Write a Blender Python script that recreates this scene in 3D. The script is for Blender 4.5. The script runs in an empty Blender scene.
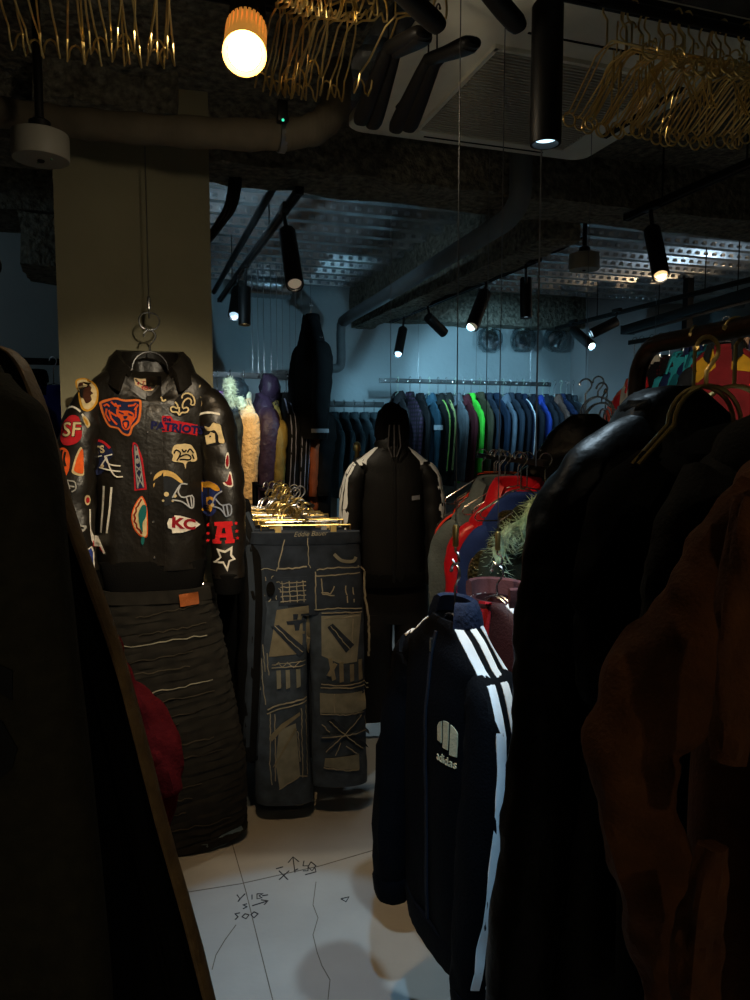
import bpy, bmesh, math, random
from mathutils import Vector, Matrix, noise
from mathutils.bvhtree import BVHTree
from mathutils.geometry import tessellate_polygon

S = bpy.context.scene
COL = S.collection
R = math.radians
random.seed(7)

# ------------------------------------------------------------------ camera
TH, PH, F = R(18.4), R(4.95), 751.0
EYE = Vector((0, 0, 1.5))
RT = Vector((math.cos(TH), -math.sin(TH), 0))
FW = Vector((math.sin(TH) * math.cos(PH), math.cos(TH) * math.cos(PH), -math.sin(PH)))
UP = RT.cross(FW)
FH = Vector((math.sin(TH), math.cos(TH), 0))


def ray(px, py):
    return FW + RT * ((px - 375) / F) - UP * ((py - 500) / F)


def P(px, py, d):
    return EYE + ray(px, py) * d


def PZ(px, py, z):
    r = ray(px, py)
    return EYE + r * ((z - EYE.z) / r.z)


def PY(px, py, y):
    r = ray(px, py)
    return EYE + r * (y / r.y)


cam = bpy.data.objects.new('camera', bpy.data.cameras.new('camera'))
COL.objects.link(cam)
m = Matrix((RT, UP, -FW)).transposed().to_4x4()
m.translation = EYE
cam.matrix_world = m
cam.data.sensor_fit = 'VERTICAL'
cam.data.sensor_height = 36
cam.data.lens = 36 * F / 1000
cam.data.clip_start = 0.05
S.camera = cam
S.view_settings.view_transform = 'Standard'
S.view_settings.look = 'None'
S.view_settings.gamma = 1
S.view_settings.use_curve_mapping = False
S.view_settings.exposure = 0.0

# --------------------------------------------------------------- materials


def lin(c):
    return tuple(((v / 255) / 12.92 if v / 255 <= .04045 else ((v / 255 + .055) / 1.055) ** 2.4) for v in c)


def M(name, c, rough=.85, metal=0.0, var=.25, vs=12, bump=.25, bs=180, spec=.25, kind='noise', sheen=0.0, trans=0.0, bd=.01):
    mt = bpy.data.materials.new(name)
    mt.use_nodes = True
    nt = mt.node_tree
    b = nt.nodes['Principled BSDF']
    b.inputs['Roughness'].default_value = rough
    b.inputs['Metallic'].default_value = metal
    b.inputs['Specular IOR Level'].default_value = spec
    if sheen:
        b.inputs['Sheen Weight'].default_value = sheen
    if trans:
        b.inputs['Transmission Weight'].default_value = trans
    tc = nt.nodes.new('ShaderNodeTexCoord')
    n1 = nt.nodes.new('ShaderNodeTexNoise')
    n1.inputs['Scale'].default_value = vs
    n1.inputs['Detail'].default_value = 6
    nt.links.new(tc.outputs['Object'], n1.inputs['Vector'])
    rp = nt.nodes.new('ShaderNodeValToRGB')
    l = lin(c)
    rp.color_ramp.elements[0].position = .3
    rp.color_ramp.elements[1].position = .7
    rp.color_ramp.elements[0].color = (*[v * (1 - var) for v in l], 1)
    rp.color_ramp.elements[1].color = (*[min(1, v * (1 + var)) for v in l], 1)
    nt.links.new(n1.outputs['Fac'], rp.inputs['Fac'])
    nt.links.new(rp.outputs['Color'], b.inputs['Base Color'])
    if bump:
        if kind == 'wave':
            n2 = nt.nodes.new('ShaderNodeTexWave')
            n2.inputs['Scale'].default_value = bs
            n2.inputs['Distortion'].default_value = 1.5
        elif kind == 'voronoi':
            n2 = nt.nodes.new('ShaderNodeTexVoronoi')
            n2.inputs['Scale'].default_value = bs
        else:
            n2 = nt.nodes.new('ShaderNodeTexNoise')
            n2.inputs['Scale'].default_value = bs
            n2.inputs['Detail'].default_value = 5
        nt.links.new(tc.outputs['Object'], n2.inputs['Vector'])
        bp = nt.nodes.new('ShaderNodeBump')
        bp.inputs['Strength'].default_value = bump
        bp.inputs['Distance'].default_value = bd
        nt.links.new(n2.outputs[0], bp.inputs['Height'])
        nt.links.new(bp.outputs['Normal'], b.inputs['Normal'])
    return mt


def EM(name, c, st):
    mt = bpy.data.materials.new(name)
    mt.use_nodes = True
    nt = mt.node_tree
    b = nt.nodes['Principled BSDF']
    b.inputs['Base Color'].default_value = (*lin(c), 1)
    b.inputs['Emission Color'].default_value = (*lin(c), 1)
    b.inputs['Emission Strength'].default_value = st
    return mt


def plaid(name, c1, c2, sc=9):
    mt = M(name, c1)
    nt = mt.node_tree
    b = nt.nodes['Principled BSDF']
    tc = nt.nodes.new('ShaderNodeTexCoord')
    ws = []
    for ax in ('X', 'Z'):
        w = nt.nodes.new('ShaderNodeTexWave')
        w.bands_direction = ax
        w.inputs['Scale'].default_value = sc
        nt.links.new(tc.outputs['Object'], w.inputs['Vector'])
        ws.append(w)
    mul = nt.nodes.new('ShaderNodeMath')
    mul.operation = 'MULTIPLY'
    nt.links.new(ws[0].outputs['Fac'], mul.inputs[0])
    nt.links.new(ws[1].outputs['Fac'], mul.inputs[1])
    rp = nt.nodes.new('ShaderNodeValToRGB')
    rp.color_ramp.elements[0].color = (*lin(c1), 1)
    rp.color_ramp.elements[1].color = (*lin(c2), 1)
    nt.links.new(mul.outputs[0], rp.inputs['Fac'])
    nt.links.new(rp.outputs['Color'], b.inputs['Base Color'])
    return mt


MAT = {}


def cloth(c, **k):
    key = ('c',) + tuple(c) + tuple(sorted(k.items()))
    if key not in MAT:
        MAT[key] = M('cloth_%02x%02x%02x' % tuple(c), c, **k)
    return MAT[key]


black_cloth = M('black_cloth', (11, 11, 11), .9, spec=.08)
black_nylon = M('black_nylon', (15, 14, 13), .55, bump=.15)
leather = M('black_leather', (22, 19, 15), .4, var=.4, bump=.35, bs=60, spec=.45, bd=.006)
dark_leather = M('dark_leather', (9, 8, 6), .4, var=.4, bump=.3, bs=55, spec=.09, bd=.006)
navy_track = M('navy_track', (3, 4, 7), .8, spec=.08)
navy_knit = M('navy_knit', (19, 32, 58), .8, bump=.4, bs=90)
white_stripe = M('white_stripe', (225, 225, 222), .7, var=.06, bump=.05, bs=120)
denim = M('denim', (52, 62, 74), .9, var=.35, vs=20, kind='wave', bs=220)
denim_dark = M('denim_dark', (34, 42, 54), .9, var=.4, vs=18, kind='wave', bs=220)
denim_pale = M('denim_pale', (116, 116, 104), .9, var=.2, vs=25, kind='wave', bs=220)
denim_tan = M('denim_tan', (112, 106, 88), .9, var=.2, vs=25, kind='wave', bs=220)
thread = M('pale_thread', (134, 130, 114), .9, var=.3)
skirt_m = M('charcoal_denim', (27, 25, 21), .95, var=.4, vs=25, kind='wave', bs=150)
tan_tag = M('tan_leather', (140, 74, 30), .7)
chrome = M('chrome', (225, 225, 225), .26, 1.0, var=.05, bump=0)
brass = M('brass_wire', (226, 196, 126), .3, 1.0, var=.1, bump=0)
bronze = M('bronze_pipe', (70, 52, 38), .3, 1.0, var=.3, vs=8, bump=.1, bs=80)
black_metal = M('black_metal', (14, 14, 14), .5, var=.1, bump=.05)
black_plastic = M('black_plastic', (16, 15, 14), .45, var=.1, bump=.05)
steel_wire = M('steel_wire', (120, 120, 120), .35, 1.0, var=.05, bump=0)
rail_m = M('grey_rail', (62, 64, 64), .5, .7, var=.15)
wood_hanger = M('pale_wood', (150, 165, 150), .6)
plaster = M('plaster_column', (140, 134, 108), .9, var=.1, vs=3, bump=.5, bs=7, bd=.02)
wallpaint = M('wall_paint', (150, 160, 162), .9, var=.06, vs=2, bump=.4, bs=8, bd=.02)
greywall = M('grey_wall', (150, 150, 150), .9, var=.1, vs=2, bump=.3, bs=9)
rock = M('sprayed_rockwool', (108, 104, 92), 1, var=.55, vs=34, bump=1.0, bs=26, bd=.05)
deckm = M('galvanised_deck', (205, 208, 210), .25, .8, var=.3, vs=6, bump=.12, bs=30)
wrap = M('pipe_wrap', (92, 84, 70), .8, var=.15, kind='wave', bs=24, bump=.06)
plastic_white = M('white_plastic', (222, 220, 204), .5, var=.05, bump=0)
plastic_grey = M('grille_grey', (176, 172, 156), .6, var=.05, bump=0)
dark_hole = M('dark_recess', (8, 8, 8), .9, bump=0)
silver = M('silver_duct', (170, 172, 172), .25, 1.0, var=.2, bump=.3, bs=20)

# ----------------------------------------------------------- mesh builders


def mk(name, bm, mat, parent=None, smooth=True, ang=40):
    bm.normal_update()
    if smooth:
        ca = R(ang)
        for f in bm.faces:
            f.smooth = True
        for e in bm.edges:
            if len(e.link_faces) == 2 and e.calc_face_angle(0) > ca:
                e.smooth = False
    me = bpy.data.meshes.new(name)
    bm.to_mesh(me)
    bm.free()
    if mat is not None:
        me.materials.append(mat)
    o = bpy.data.objects.new(name, me)
    COL.objects.link(o)
    if parent is not None:
        o.parent = parent
    return o


def thing(name, label, cat, loc=(0, 0, 0), rz=0, group=None):
    o = bpy.data.objects.new(name, None)
    o.empty_display_size = .05
    COL.objects.link(o)
    o.location = loc
    o.rotation_euler = (0, 0, rz)
    return tag(o, label, cat, group)


def tag(o, label, cat, group=None):
    o['label'] = label
    o['category'] = cat
    if group:
        o['group'] = group
    return o


def struct(o):
    o['kind'] = 'structure'
    return o


def dup(root, loc, rz, label=None, group=None):
    c = root.copy()
    COL.objects.link(c)
    c.location = loc
    c.rotation_euler = (0, 0, rz)
    if label:
        c['label'] = label
    if group:
        c['group'] = group
    for ch in list(root.children):
        k = ch.copy()
        COL.objects.link(k)
        k.parent = c
        for g in list(ch.children):
            h = g.copy()
            COL.objects.link(h)
            h.parent = k
    return c


def crom(pts, m):
    """Catmull-Rom resampling of equal-length tuples to m samples."""
    n = len(pts)
    out = []
    for i in range(m):
        t = i / (m - 1) * (n - 1)
        k = min(int(t), n - 2)
        u = t - k
        p0, p1, p2, p3 = pts[max(k - 1, 0)], pts[k], pts[k + 1], pts[min(k + 2, n - 1)]
        out.append(tuple(.5 * (2 * b + (c - a) * u + (2 * a - 5 * b + 4 * c - d) * u * u + (3 * b - a - 3 * c + d) * u ** 3)
                         for a, b, c, d in zip(p0, p1, p2, p3)))
    return out


def loft(bm, rings, cap0=True, cap1=True, closed=True):
    vr = [[bm.verts.new(p) for p in r] for r in rings]
    n = len(vr[0])
    for a, b in zip(vr, vr[1:]):
        for i in range(n if closed else n - 1):
            j = (i + 1) % n
            bm.faces.new((a[i], a[j], b[j], b[i]))
    if cap0:
        bm.faces.new(list(reversed(vr[0])))
    if cap1:
        bm.faces.new(vr[-1])
    return vr


def fixn(bm):
    bmesh.ops.recalc_face_normals(bm, faces=bm.faces[:])
    return bm


def tube(bm, pts, r, seg=8, closed=False, cap=True):
    pts = [Vector(p) for p in pts]
    rs = r if isinstance(r, (list, tuple)) else [r] * len(pts)
    n = len(pts)
    ref = None
    rings = []
    for i, p in enumerate(pts):
        if closed:
            t = pts[(i + 1) % n] - pts[i - 1]
        else:
            t = pts[min(i + 1, n - 1)] - pts[max(i - 1, 0)]
        if t.length < 1e-9:
            t = Vector((0, 0, 1))
        t.normalize()
        if ref is None:
            ref = t.orthogonal().normalized()
        else:
            ref = ref - t * ref.dot(t)
            ref = ref.normalized() if ref.length > 1e-6 else t.orthogonal().normalized()
        b = t.cross(ref)
        rings.append([p + (ref * math.cos(2 * math.pi * k / seg) + b * math.sin(2 * math.pi * k / seg)) * rs[i] for k in range(seg)])
    if closed:
        rings.append(rings[0])
        loft(bm, rings, False, False)
        bmesh.ops.remove_doubles(bm, verts=bm.verts[:], dist=1e-6)
    else:
        loft(bm, rings, cap, cap)
    return bm


def box(bm, c, s, rz=0, mat4=None):
    m4 = mat4 or (Matrix.Translation(Vector(c)) @ Matrix.Rotation(rz, 4, 'Z'))
    g = bmesh.ops.create_cube(bm, size=1, matrix=m4 @ Matrix.Diagonal((*s, 1)))
    return g['verts']


def bevelled(c, s, b=.004, rz=0, seg=2):
    bm = bmesh.new()
    box(bm, c, s, rz)
    bmesh.ops.bevel(bm, geom=bm.edges[:], offset=b, segments=seg, affect='EDGES', profile=.5)
    return bm


def lathe(bm, prof, seg=32, mat4=None):
    """prof: (r, z) list, revolved about Z; closed with caps."""
    rings = []
    for r, z in prof:
        rings.append([Vector((r * math.cos(2 * math.pi * k / seg), r * math.sin(2 * math.pi * k / seg), z)) for k in range(seg)])
    if mat4:
        rings = [[mat4 @ p for p in q] for q in rings]
    loft(bm, rings)
    return fixn(bm)


def arc(c, r, a0, a1, n, ax=Vector((1, 0, 0)), ay=Vector((0, 0, 1))):
    c = Vector(c)
    return [c + ax * (r * math.cos(R(a0 + (a1 - a0) * i / n))) + ay * (r * math.sin(R(a0 + (a1 - a0) * i / n))) for i in range(n + 1)]


def sp(v, e):
    return math.copysign(abs(v) ** e, v)


def N(x, y, z):
    return noise.noise(Vector((x, y, z)))


def body_bm(rows, n=28, m=30, ex=.75, fold=.012, seed=0, ff=9, close=True, fine=.35):
    rs = crom(rows, m)
    z0, z1 = rs[0][0], rs[-1][0]
    rings = []
    for (z, w, t, cx, cy) in rs:
        k = .15 + .85 * min(1, max(0, (z - z0) / (z1 - z0) * 1.3))
        ring = []
        for i in range(n):
            a = 2 * math.pi * i / n
            c, s = math.cos(a), math.sin(a)
            x, y = w * sp(c, ex), t * sp(s, ex)
            d = fold * k * N(x * ff + seed * 3.1, s * 1.5 + seed, z * 1.6)
            d += fold * fine * N(x * 22 + seed, y * 22, z * 17 + seed)
            ring.append(Vector((cx + x + c * d, cy + y + s * d * 1.2, z)))
        rings.append(ring)
    if close:
        def inset(r, f, dz):
            c = sum(r, Vector()) / len(r)
            return [c + (p - c) * f + Vector((0, 0, dz)) for p in r]
        rings = [inset(rings[0], .8, -.035), inset(rings[0], .85, 0)] + rings + [inset(rings[-1], .93, 0), inset(rings[-1], .9, .06)]
    bm = bmesh.new()
    loft(bm, rings)
    return fixn(bm)


def sleeve_bm(path, n=16, m=22, wr=.007, seed=0, ex=.85, xa=Vector((1, 0, 0)), ya=Vector((0, 1, 0))):
    ps = crom(path, m)
    rings = []
    for i, (x, y, z, rx, ry) in enumerate(ps):
        a_, b_ = ps[max(i - 1, 0)], ps[min(i + 1, m - 1)]
        t = Vector((b_[0] - a_[0], b_[1] - a_[1], b_[2] - a_[2])).normalized()
        ux = (xa - t * xa.dot(t))
        if ux.length < .3:
            ux = Vector((0, 0, 1)) - t * t.z
        ux.normalize()
        uy = (ya - t * ya.dot(t) - ux * ya.dot(ux)).normalized()
        ring = []
        for k in range(n):
            a = 2 * math.pi * k / n
            c, s = sp(math.cos(a), ex), sp(math.sin(a), ex)
            mid = 1 - abs(i / (m - 1) - .5) * .8
            d = wr * mid * (N(c * 1.2 + seed * 5, s * 1.2, z * 17 + x * 6) * 1.3 + .6 * N(c * 2.5, s * 2.5 + seed, z * 40))
            ring.append(Vector((x, y, z)) + ux * (c * rx + math.cos(a) * d) + uy * (s * ry + math.sin(a) * d))
        rings.append(ring)
    last = rings[-1]
    c = sum(last, Vector()) / n
    rings.append([c + (p - c) * .82 for p in last])
    rings.append([c + (p - c) * .75 - (rings[-2][0] - rings[-3][0]) * .6 for p in last])
    bm = bmesh.new()
    loft(bm, rings)
    return fixn(bm)


def bvh_of(objs):
    vs, fs = [], []
    for o in objs:
        b = len(vs)
        vs += [v.co.copy() for v in o.data.vertices]
        fs += [tuple(b + i for i in p.vertices) for p in o.data.polygons]
    return BVHTree.FromPolygons(vs, fs)


# 2-D shapes: each shape = (verts2d, faces)
def poly(pts):
    v3 = [Vector((x, y, 0)) for x, y in pts]
    return list(pts), [tuple(t) for t in tessellate_polygon([v3])]


def holed(outer, inner):
    a = [Vector((x, y, 0)) for x, y in outer]
    b = [Vector((x, y, 0)) for x, y in inner]
    return list(outer) + list(inner), [tuple(t) for t in tessellate_polygon([a, b])]


def stroke(pts, w, closed=False):
    pts = [Vector(p) for p in pts]
    n = len(pts)
    L_, R_ = [], []
    for i in range(n):
        if closed:
            t = pts[(i + 1) % n] - pts[i - 1]
        else:
            t = pts[min(i + 1, n - 1)] - pts[max(i - 1, 0)]
        t = t.normalized() if t.length > 1e-9 else Vector((1, 0))
        nn = Vector((-t.y, t.x)) * (w / 2)
        L_.append(pts[i] + nn)
        R_.append(pts[i] - nn)
    vs = [tuple(p) for p in L_ + R_]
    fs = [(i, i + 1, n + i + 1, n + i) for i in range(n - 1)]
    if closed:
        fs.append((n - 1, 0, n, 2 * n - 1))
    return vs, fs


def text2d(s, size, shear=0.0, align='CENTER', wx=1.0, off=0.0):
    cu = bpy.data.curves.new('t', 'FONT')
    cu.body = s
    cu.size = size
    cu.shear = shear
    cu.align_x = align
    cu.align_y = 'CENTER'
    cu.offset = off
    cu.resolution_u = 3
    o = bpy.data.objects.new('t', cu)
    COL.objects.link(o)
    bpy.context.view_layer.update()
    me = o.to_mesh()
    r = [(v.co.x * wx, v.co.y) for v in me.vertices], [tuple(p.vertices) for p in me.polygons]
    o.to_mesh_clear()
    bpy.data.objects.remove(o)
    bpy.data.curves.remove(cu)
    return r


def xf(sh, dx=0, dy=0, rot=0, sc=1, sx=1):
    c, s = math.cos(rot), math.sin(rot)
    return [(dx + sc * (x * sx * c - y * s), dy + sc * (x * sx * s + y * c)) for x, y in sh[0]], sh[1]


def ell(cx, cy, rx, ry, n=24, rot=0):
    c, s = math.cos(rot), math.sin(rot)
    return [(cx + rx * math.cos(2 * math.pi * i / n) * c - ry * math.sin(2 * math.pi * i / n) * s,
             cy + rx * math.cos(2 * math.pi * i / n) * s + ry * math.sin(2 * math.pi * i / n) * c) for i in range(n)]


def smooth2(pts, m=24, closed=True):
    if closed:
        q = crom(pts + pts[:3], m * 2)
        # one closed turn
        n = len(pts)
        ext = [pts[-1]] + pts + pts[:2]
        out = []
        for k in range(n):
            p0, p1, p2, p3 = ext[k], ext[k + 1], ext[k + 2], ext[(k + 3) % len(ext)] if k + 3 < len(ext) else pts[(k + 2) % n]
            for j in range(4):
                u = j / 4
                out.append(tuple(.5 * (2 * b + (c - a) * u + (2 * a - 5 * b + 4 * c - d) * u * u + (3 * b - a - 3 * c + d) * u ** 3)
                                 for a, b, c, d in zip(p0, p1, p2, p3)))
        return out
    return crom(pts, m)


def applique(name, shapes, bvh, mat, parent, off=.001, th=.002, step=.02, O=Vector((0, 0, 0)), ax=Vector((1, 0, 0)), ay=Vector((0, 0, 1)), dr=Vector((0, 1, 0)), far=1.0, miss=None):
    """Lays flat 2-D shapes on a surface by projecting along dr, with a small thickness."""
    bm = bmesh.new()
    for vs, fs in shapes:
        v = [bm.verts.new((x, y, 0)) for x, y in vs]
        for f in fs:
            try:
                bm.faces.new([v[i] for i in f])
            except ValueError:
                pass
    if not bm.faces:
        bm.free()
        return None
    xs = [v.co.x for v in bm.verts]
    ys = [v.co.y for v in bm.verts]
    for lo, hi, nrm in ((min(xs), max(xs), Vector((1, 0, 0))), (min(ys), max(ys), Vector((0, 1, 0)))):
        k = math.floor(lo / step) + 1
        while k * step < hi:
            bmesh.ops.bisect_plane(bm, geom=bm.verts[:] + bm.edges[:] + bm.faces[:], plane_co=nrm * (k * step), plane_no=nrm)
            k += 1
    hits, last = {}, miss
    for v in bm.verts:
        o = O + ax * v.co.x + ay * v.co.y - dr * far
        h = bvh.ray_cast(o, dr)
        hits[v] = (o, h[0])
    good = [(p - o).dot(dr) for o, p in hits.values() if p is not None]
    med = sorted(good)[len(good) // 2] if good else far
    for v, (o, p) in hits.items():
        q = p if p is not None and abs((p - o).dot(dr) - med) < .08 else o + dr * med
        v.co = q - dr * off
    bm.normal_update()
    top = bm.faces[:]
    g = bmesh.ops.extrude_face_region(bm, geom=top)
    for e in g['geom']:
        if isinstance(e, bmesh.types.BMVert):
            e.co = e.co - dr * th
    fixn(bm)
    return mk(name, bm, mat, parent, smooth=True, ang=50)

# ------------------------------------------------------------ garment kit


def collar_fold(parent, w, t, mat, h=.05, fall=.07, point=.035, gap=38, z=0.0, name='collar', dip=0.0, wide=1.0):
    bm = bmesh.new()
    rings = []
    n = 22
    for i in range(n + 1):
        a = R(-90 + gap + (360 - 2 * gap) * i / n)
        c, s = math.cos(a), math.sin(a)
        e = abs(i / n - .5) * 2
        pt = point * max(0, (e - .6) / .4)
        fl = fall + pt
        base = Vector((w * c, t * s, z - .01 - (.02 + dip) * max(0, -s)))
        out = Vector((c, s, 0)).normalized()
        up = h * (1 - .35 * e * e)
        side = Vector((-s, c, 0)) * (-1 if i > n / 2 else 1) * pt * .25
        q = [base, base + Vector((0, 0, up)) - out * .004, base + out * .012 + Vector((0, 0, up + .006)),
             base + out * .03 * wide + Vector((0, 0, up * .5)), base + out * (.045 * wide + pt * .3) + Vector((0, 0, up - fl)) - side,
             base + out * (.045 * wide - .009 + pt * .3) + Vector((0, 0, up - fl)) - side, base + out * .018 + Vector((0, 0, up * .35)),
             base + out * .01 + Vector((0, 0, -.005))]
        rings.append(q)
    loft(bm, rings)
    return mk(name, fixn(bm), mat, parent)


def collar_stand(parent, w, t, mat, h=.05, z=0.0, gap=14, name='collar', th=.011, lean=.15):
    bm = bmesh.new()
    rings = []
    n = 24
    for i in range(n + 1):
        a = R(-90 + gap + (360 - 2 * gap) * i / n)
        c, s = math.cos(a), math.sin(a)
        b = Vector((w * c, t * s, z - .012))
        o = Vector((c, s, 0))
        tp = b + Vector((0, 0, h)) - o * h * lean
        rings.append([b, b + o * th, b + o * (th + .003) + Vector((0, 0, h * .5)) - o * h * lean * .5, tp + o * th, tp + o * th * .5 + Vector((0, 0, .005)), tp])
    loft(bm, rings)
    return mk(name, fixn(bm), mat, parent)


def hood(parent, mat, c=(0, .05, .02), r=(.12, .09, .13), seed=0, name='hood'):
    bm = bmesh.new()
    rings = []
    for i in range(13):
        ph = R(-80 + 160 * i / 12)
        ring = []
        for k in range(20):
            a = 2 * math.pi * k / 20
            x, y, z = math.cos(ph) * math.cos(a), math.cos(ph) * math.sin(a), math.sin(ph)
            f = 1 + .13 * N(x * 3 + seed, y * 3, z * 4)
            dent = -.55 * max(0, -y) * math.exp(-((x / .5) ** 2 + ((z - .1) / .55) ** 2))
            ring.append(Vector((c[0] + r[0] * x * f, c[1] + r[1] * (y * f - dent), c[2] + r[2] * z * f)))
        rings.append(ring)
    loft(bm, rings)
    return mk(name, fixn(bm), mat, parent)


def fur_ring(parent, mat, path, r=.03, ln=.03, n=700, seed=1, name='fur_trim', fw_=.0028):
    rnd = random.Random(seed)
    bm = bmesh.new()
    pts = crom([tuple(p) for p in path], 20)
    tube(bm, pts, [r * (.7 + .3 * math.sin(math.pi * i / 19)) for i in range(20)], 10)
    for _ in range(n):
        i = rnd.uniform(0, 18.99)
        k = int(i)
        p = Vector(pts[k]).lerp(Vector(pts[k + 1]), i - k)
        d = Vector((rnd.gauss(0, 1), rnd.gauss(0, 1), rnd.gauss(0, 1))).normalized()
        b = p + d * r * .85
        e = p + d * (r + ln * rnd.uniform(.5, 1.2)) + Vector((0, 0, -ln * .3))
        s = d.orthogonal().normalized() * fw_
        t = d.cross(s).normalized() * fw_
        v = [bm.verts.new(q) for q in (b + s, b + t, b - s, b - t, e)]
        for a_, b_ in ((0, 1), (1, 2), (2, 3), (3, 0)):
            bm.faces.new((v[a_], v[b_], v[4]))
        bm.faces.new((v[3], v[2], v[1], v[0]))
    return mk(name, bm, mat, parent, smooth=False)


def jacket(name, label, cat, loc, rz=0, group=None, *, mat, sleeve=None, L=.68, W=.2, hem=.2, T=.06, sl=.55, sr=.07, spread=.03, fwd=.03,
           collar='fold', cmat=None, zipm=None, hemband=None, cuff=None, seed=0, fold=.012, lod=1, slope=.10, nw=.075, nt=.05, bend=0.0, detail=True):
    """Hanging garment. Origin: the neck. Front faces local -Y."""
    o = thing(name, label, cat, loc, rz, group)
    sleeve = sleeve or mat
    cmat = cmat or mat
    n, m = (30, 32) if lod else (18, 16)
    rows = [(0, nw, nt, 0, 0), (-.012, nw + .015, nt * 1.1, 0, 0), (-slope * .4, .5 * W + .03, min(T * .8, nt * 1.1), 0, 0), (-slope * .75, .86 * W, T * .8, 0, 0),
            (-slope * 1.05, .985 * W, T * .85, 0, 0), (-slope * 1.6, W, T * .95, 0, 0), (-.3 * L, .97 * W, T * 1.05, 0, 0), (-.55 * L, .97 * W * .5 + hem * .5, T * 1.08, 0, 0),
            (-L + .07, hem * 1.02, T * 1.05, 0, 0), (-L + .03, hem * 1.02, T, 0, 0), (-L, hem * .97, T * .92, 0, 0)]
    body = mk('body', body_bm(rows, n, m, fold=fold, seed=seed), mat, o)
    parts = [body]
    for s in (-1, 1):
        ph = [(s * (W - .05), 0, -slope - .035, sr * .55, T * .72), (s * (W - .008), 0, -slope * 1.25 - .03, sr * .82, T * .92),
              (s * (W + .02 + spread * .3), -fwd * .2, -slope - sl * .25, sr * .95, T * .95), (s * (W + .02 + spread * .75), -fwd * .7 + bend * .3, -slope - sl * .55, sr * .85, T * .85),
              (s * (W + .01 + spread), -fwd, -slope - sl * .9, sr * .72, T * .72), (s * (W + .01 + spread), -fwd, -slope - sl, sr * .6, T * .62)]
        sv = mk('sleeve', sleeve_bm(ph, 16 if lod else 10, 26 if lod else 10, seed=seed + s, wr=fold * .6), sleeve, o)
        parts.append(sv)
        if cuff is not None:
            bm = bmesh.new()
            e = ph[-1]
            rings = []
            for (dz, f) in ((.03, 1.12), (.02, 1.2), (-.02, 1.1), (-.035, 1.0), (-.035, .8), (0, .8)):
                rings.append([Vector((e[0] + e[3] * f * math.cos(2 * math.pi * k / 16) * (1 + .03 * (k % 2)), e[1] + e[4] * f * math.sin(2 * math.pi * k / 16) * (1 + .03 * (k % 2)), e[2] + dz)) for k in range(16)])
            loft(bm, rings)
            mk('cuff', fixn(bm), cuff, sv)
    if hemband is not None:
        bm = bmesh.new()
        rings = []
        for (dz, f) in ((.055, 1.03), (.045, 1.06), (0, 1.0), (-.015, .97), (-.015, .88), (.02, .88)):
            rings.append([Vector((hem * f * sp(math.cos(2 * math.pi * k / 60), .75) * (1 + .012 * (k % 2)), T * f * sp(math.sin(2 * math.pi * k / 60), .75) * (1 + .02 * (k % 2)), -L + dz)) for k in range(60)])
        loft(bm, rings)
        mk('hem_band', fixn(bm), hemband, o)
    if collar == 'fold':
        collar_fold(o, nw * 1.02, nt * 1.02, cmat)
    elif collar == 'stand':
        collar_stand(o, nw * 1.0, nt * 1.0, cmat)
    elif collar == 'hood':
        hood(o, cmat, seed=seed)
    o['_p'] = 1
    del o['_p']
    if zipm is not None and detail:
        applique('zipper', [stroke([(0, -.02), (0, -L + .01)], .014)], bvh_of([body]), zipm, o, step=.03, off=.001, th=.004)
    return o, parts


def sleeve_stripes(o, parts, side, W, slope, sl, spread, offs, w, mat, fwd=.03, z1=None, x0=.06, name='stripe', front=False):
    """Stripes that run from the neck over the shoulder and down the outside of one sleeve."""
    bv = bvh_of(parts)
    n = 30
    for off in offs:
        bm = bmesh.new()
        rows = []
        for i in range(n + 1):
            t = i / n
            if t < .33:
                u = t / .33
                p = Vector((side * (x0 + (W - .01 - x0) * u), 0, -.0 - slope * u))
                a = R(90 - 45 * u)
            else:
                u = (t - .33) / .67
                p = Vector((side * (W + .02 + spread * u * .8), -fwd * u, -slope * 1.1 - (sl - .03) * u))
                a = R(max(0, 45 * (1 - u * 5)))
            outd = Vector((side * math.cos(a), 0, math.sin(a)))
            q = []
            kf = 1 if abs(off) < .05 and not front else min(1, .4 + 1.2 * t)
            for dy in (-w / 2, 0, w / 2):
                st = p + Vector((0, off * kf + dy, 0)) + outd * .4
                h = bv.ray_cast(st, -outd)
                q.append((h[0] if h[0] is not None else p + Vector((0, off * kf + dy, 0))) + outd * .002)
            rows.append((q, outd))
        rings = []
        for q, od in rows:
            rings.append(q + [v - od * .006 for v in reversed(q)])
        # skip jumps
        ok = [rings[0]]
        for r_ in rings[1:]:
            if all((r_[i_] - ok[-1][i_]).length < .1 for i_ in range(3)) and (r_[0] - r_[2]).length < w * 3:
                ok.append(r_)
        loft(bm, ok)
        mk(name, fixn(bm), mat, o)


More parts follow.
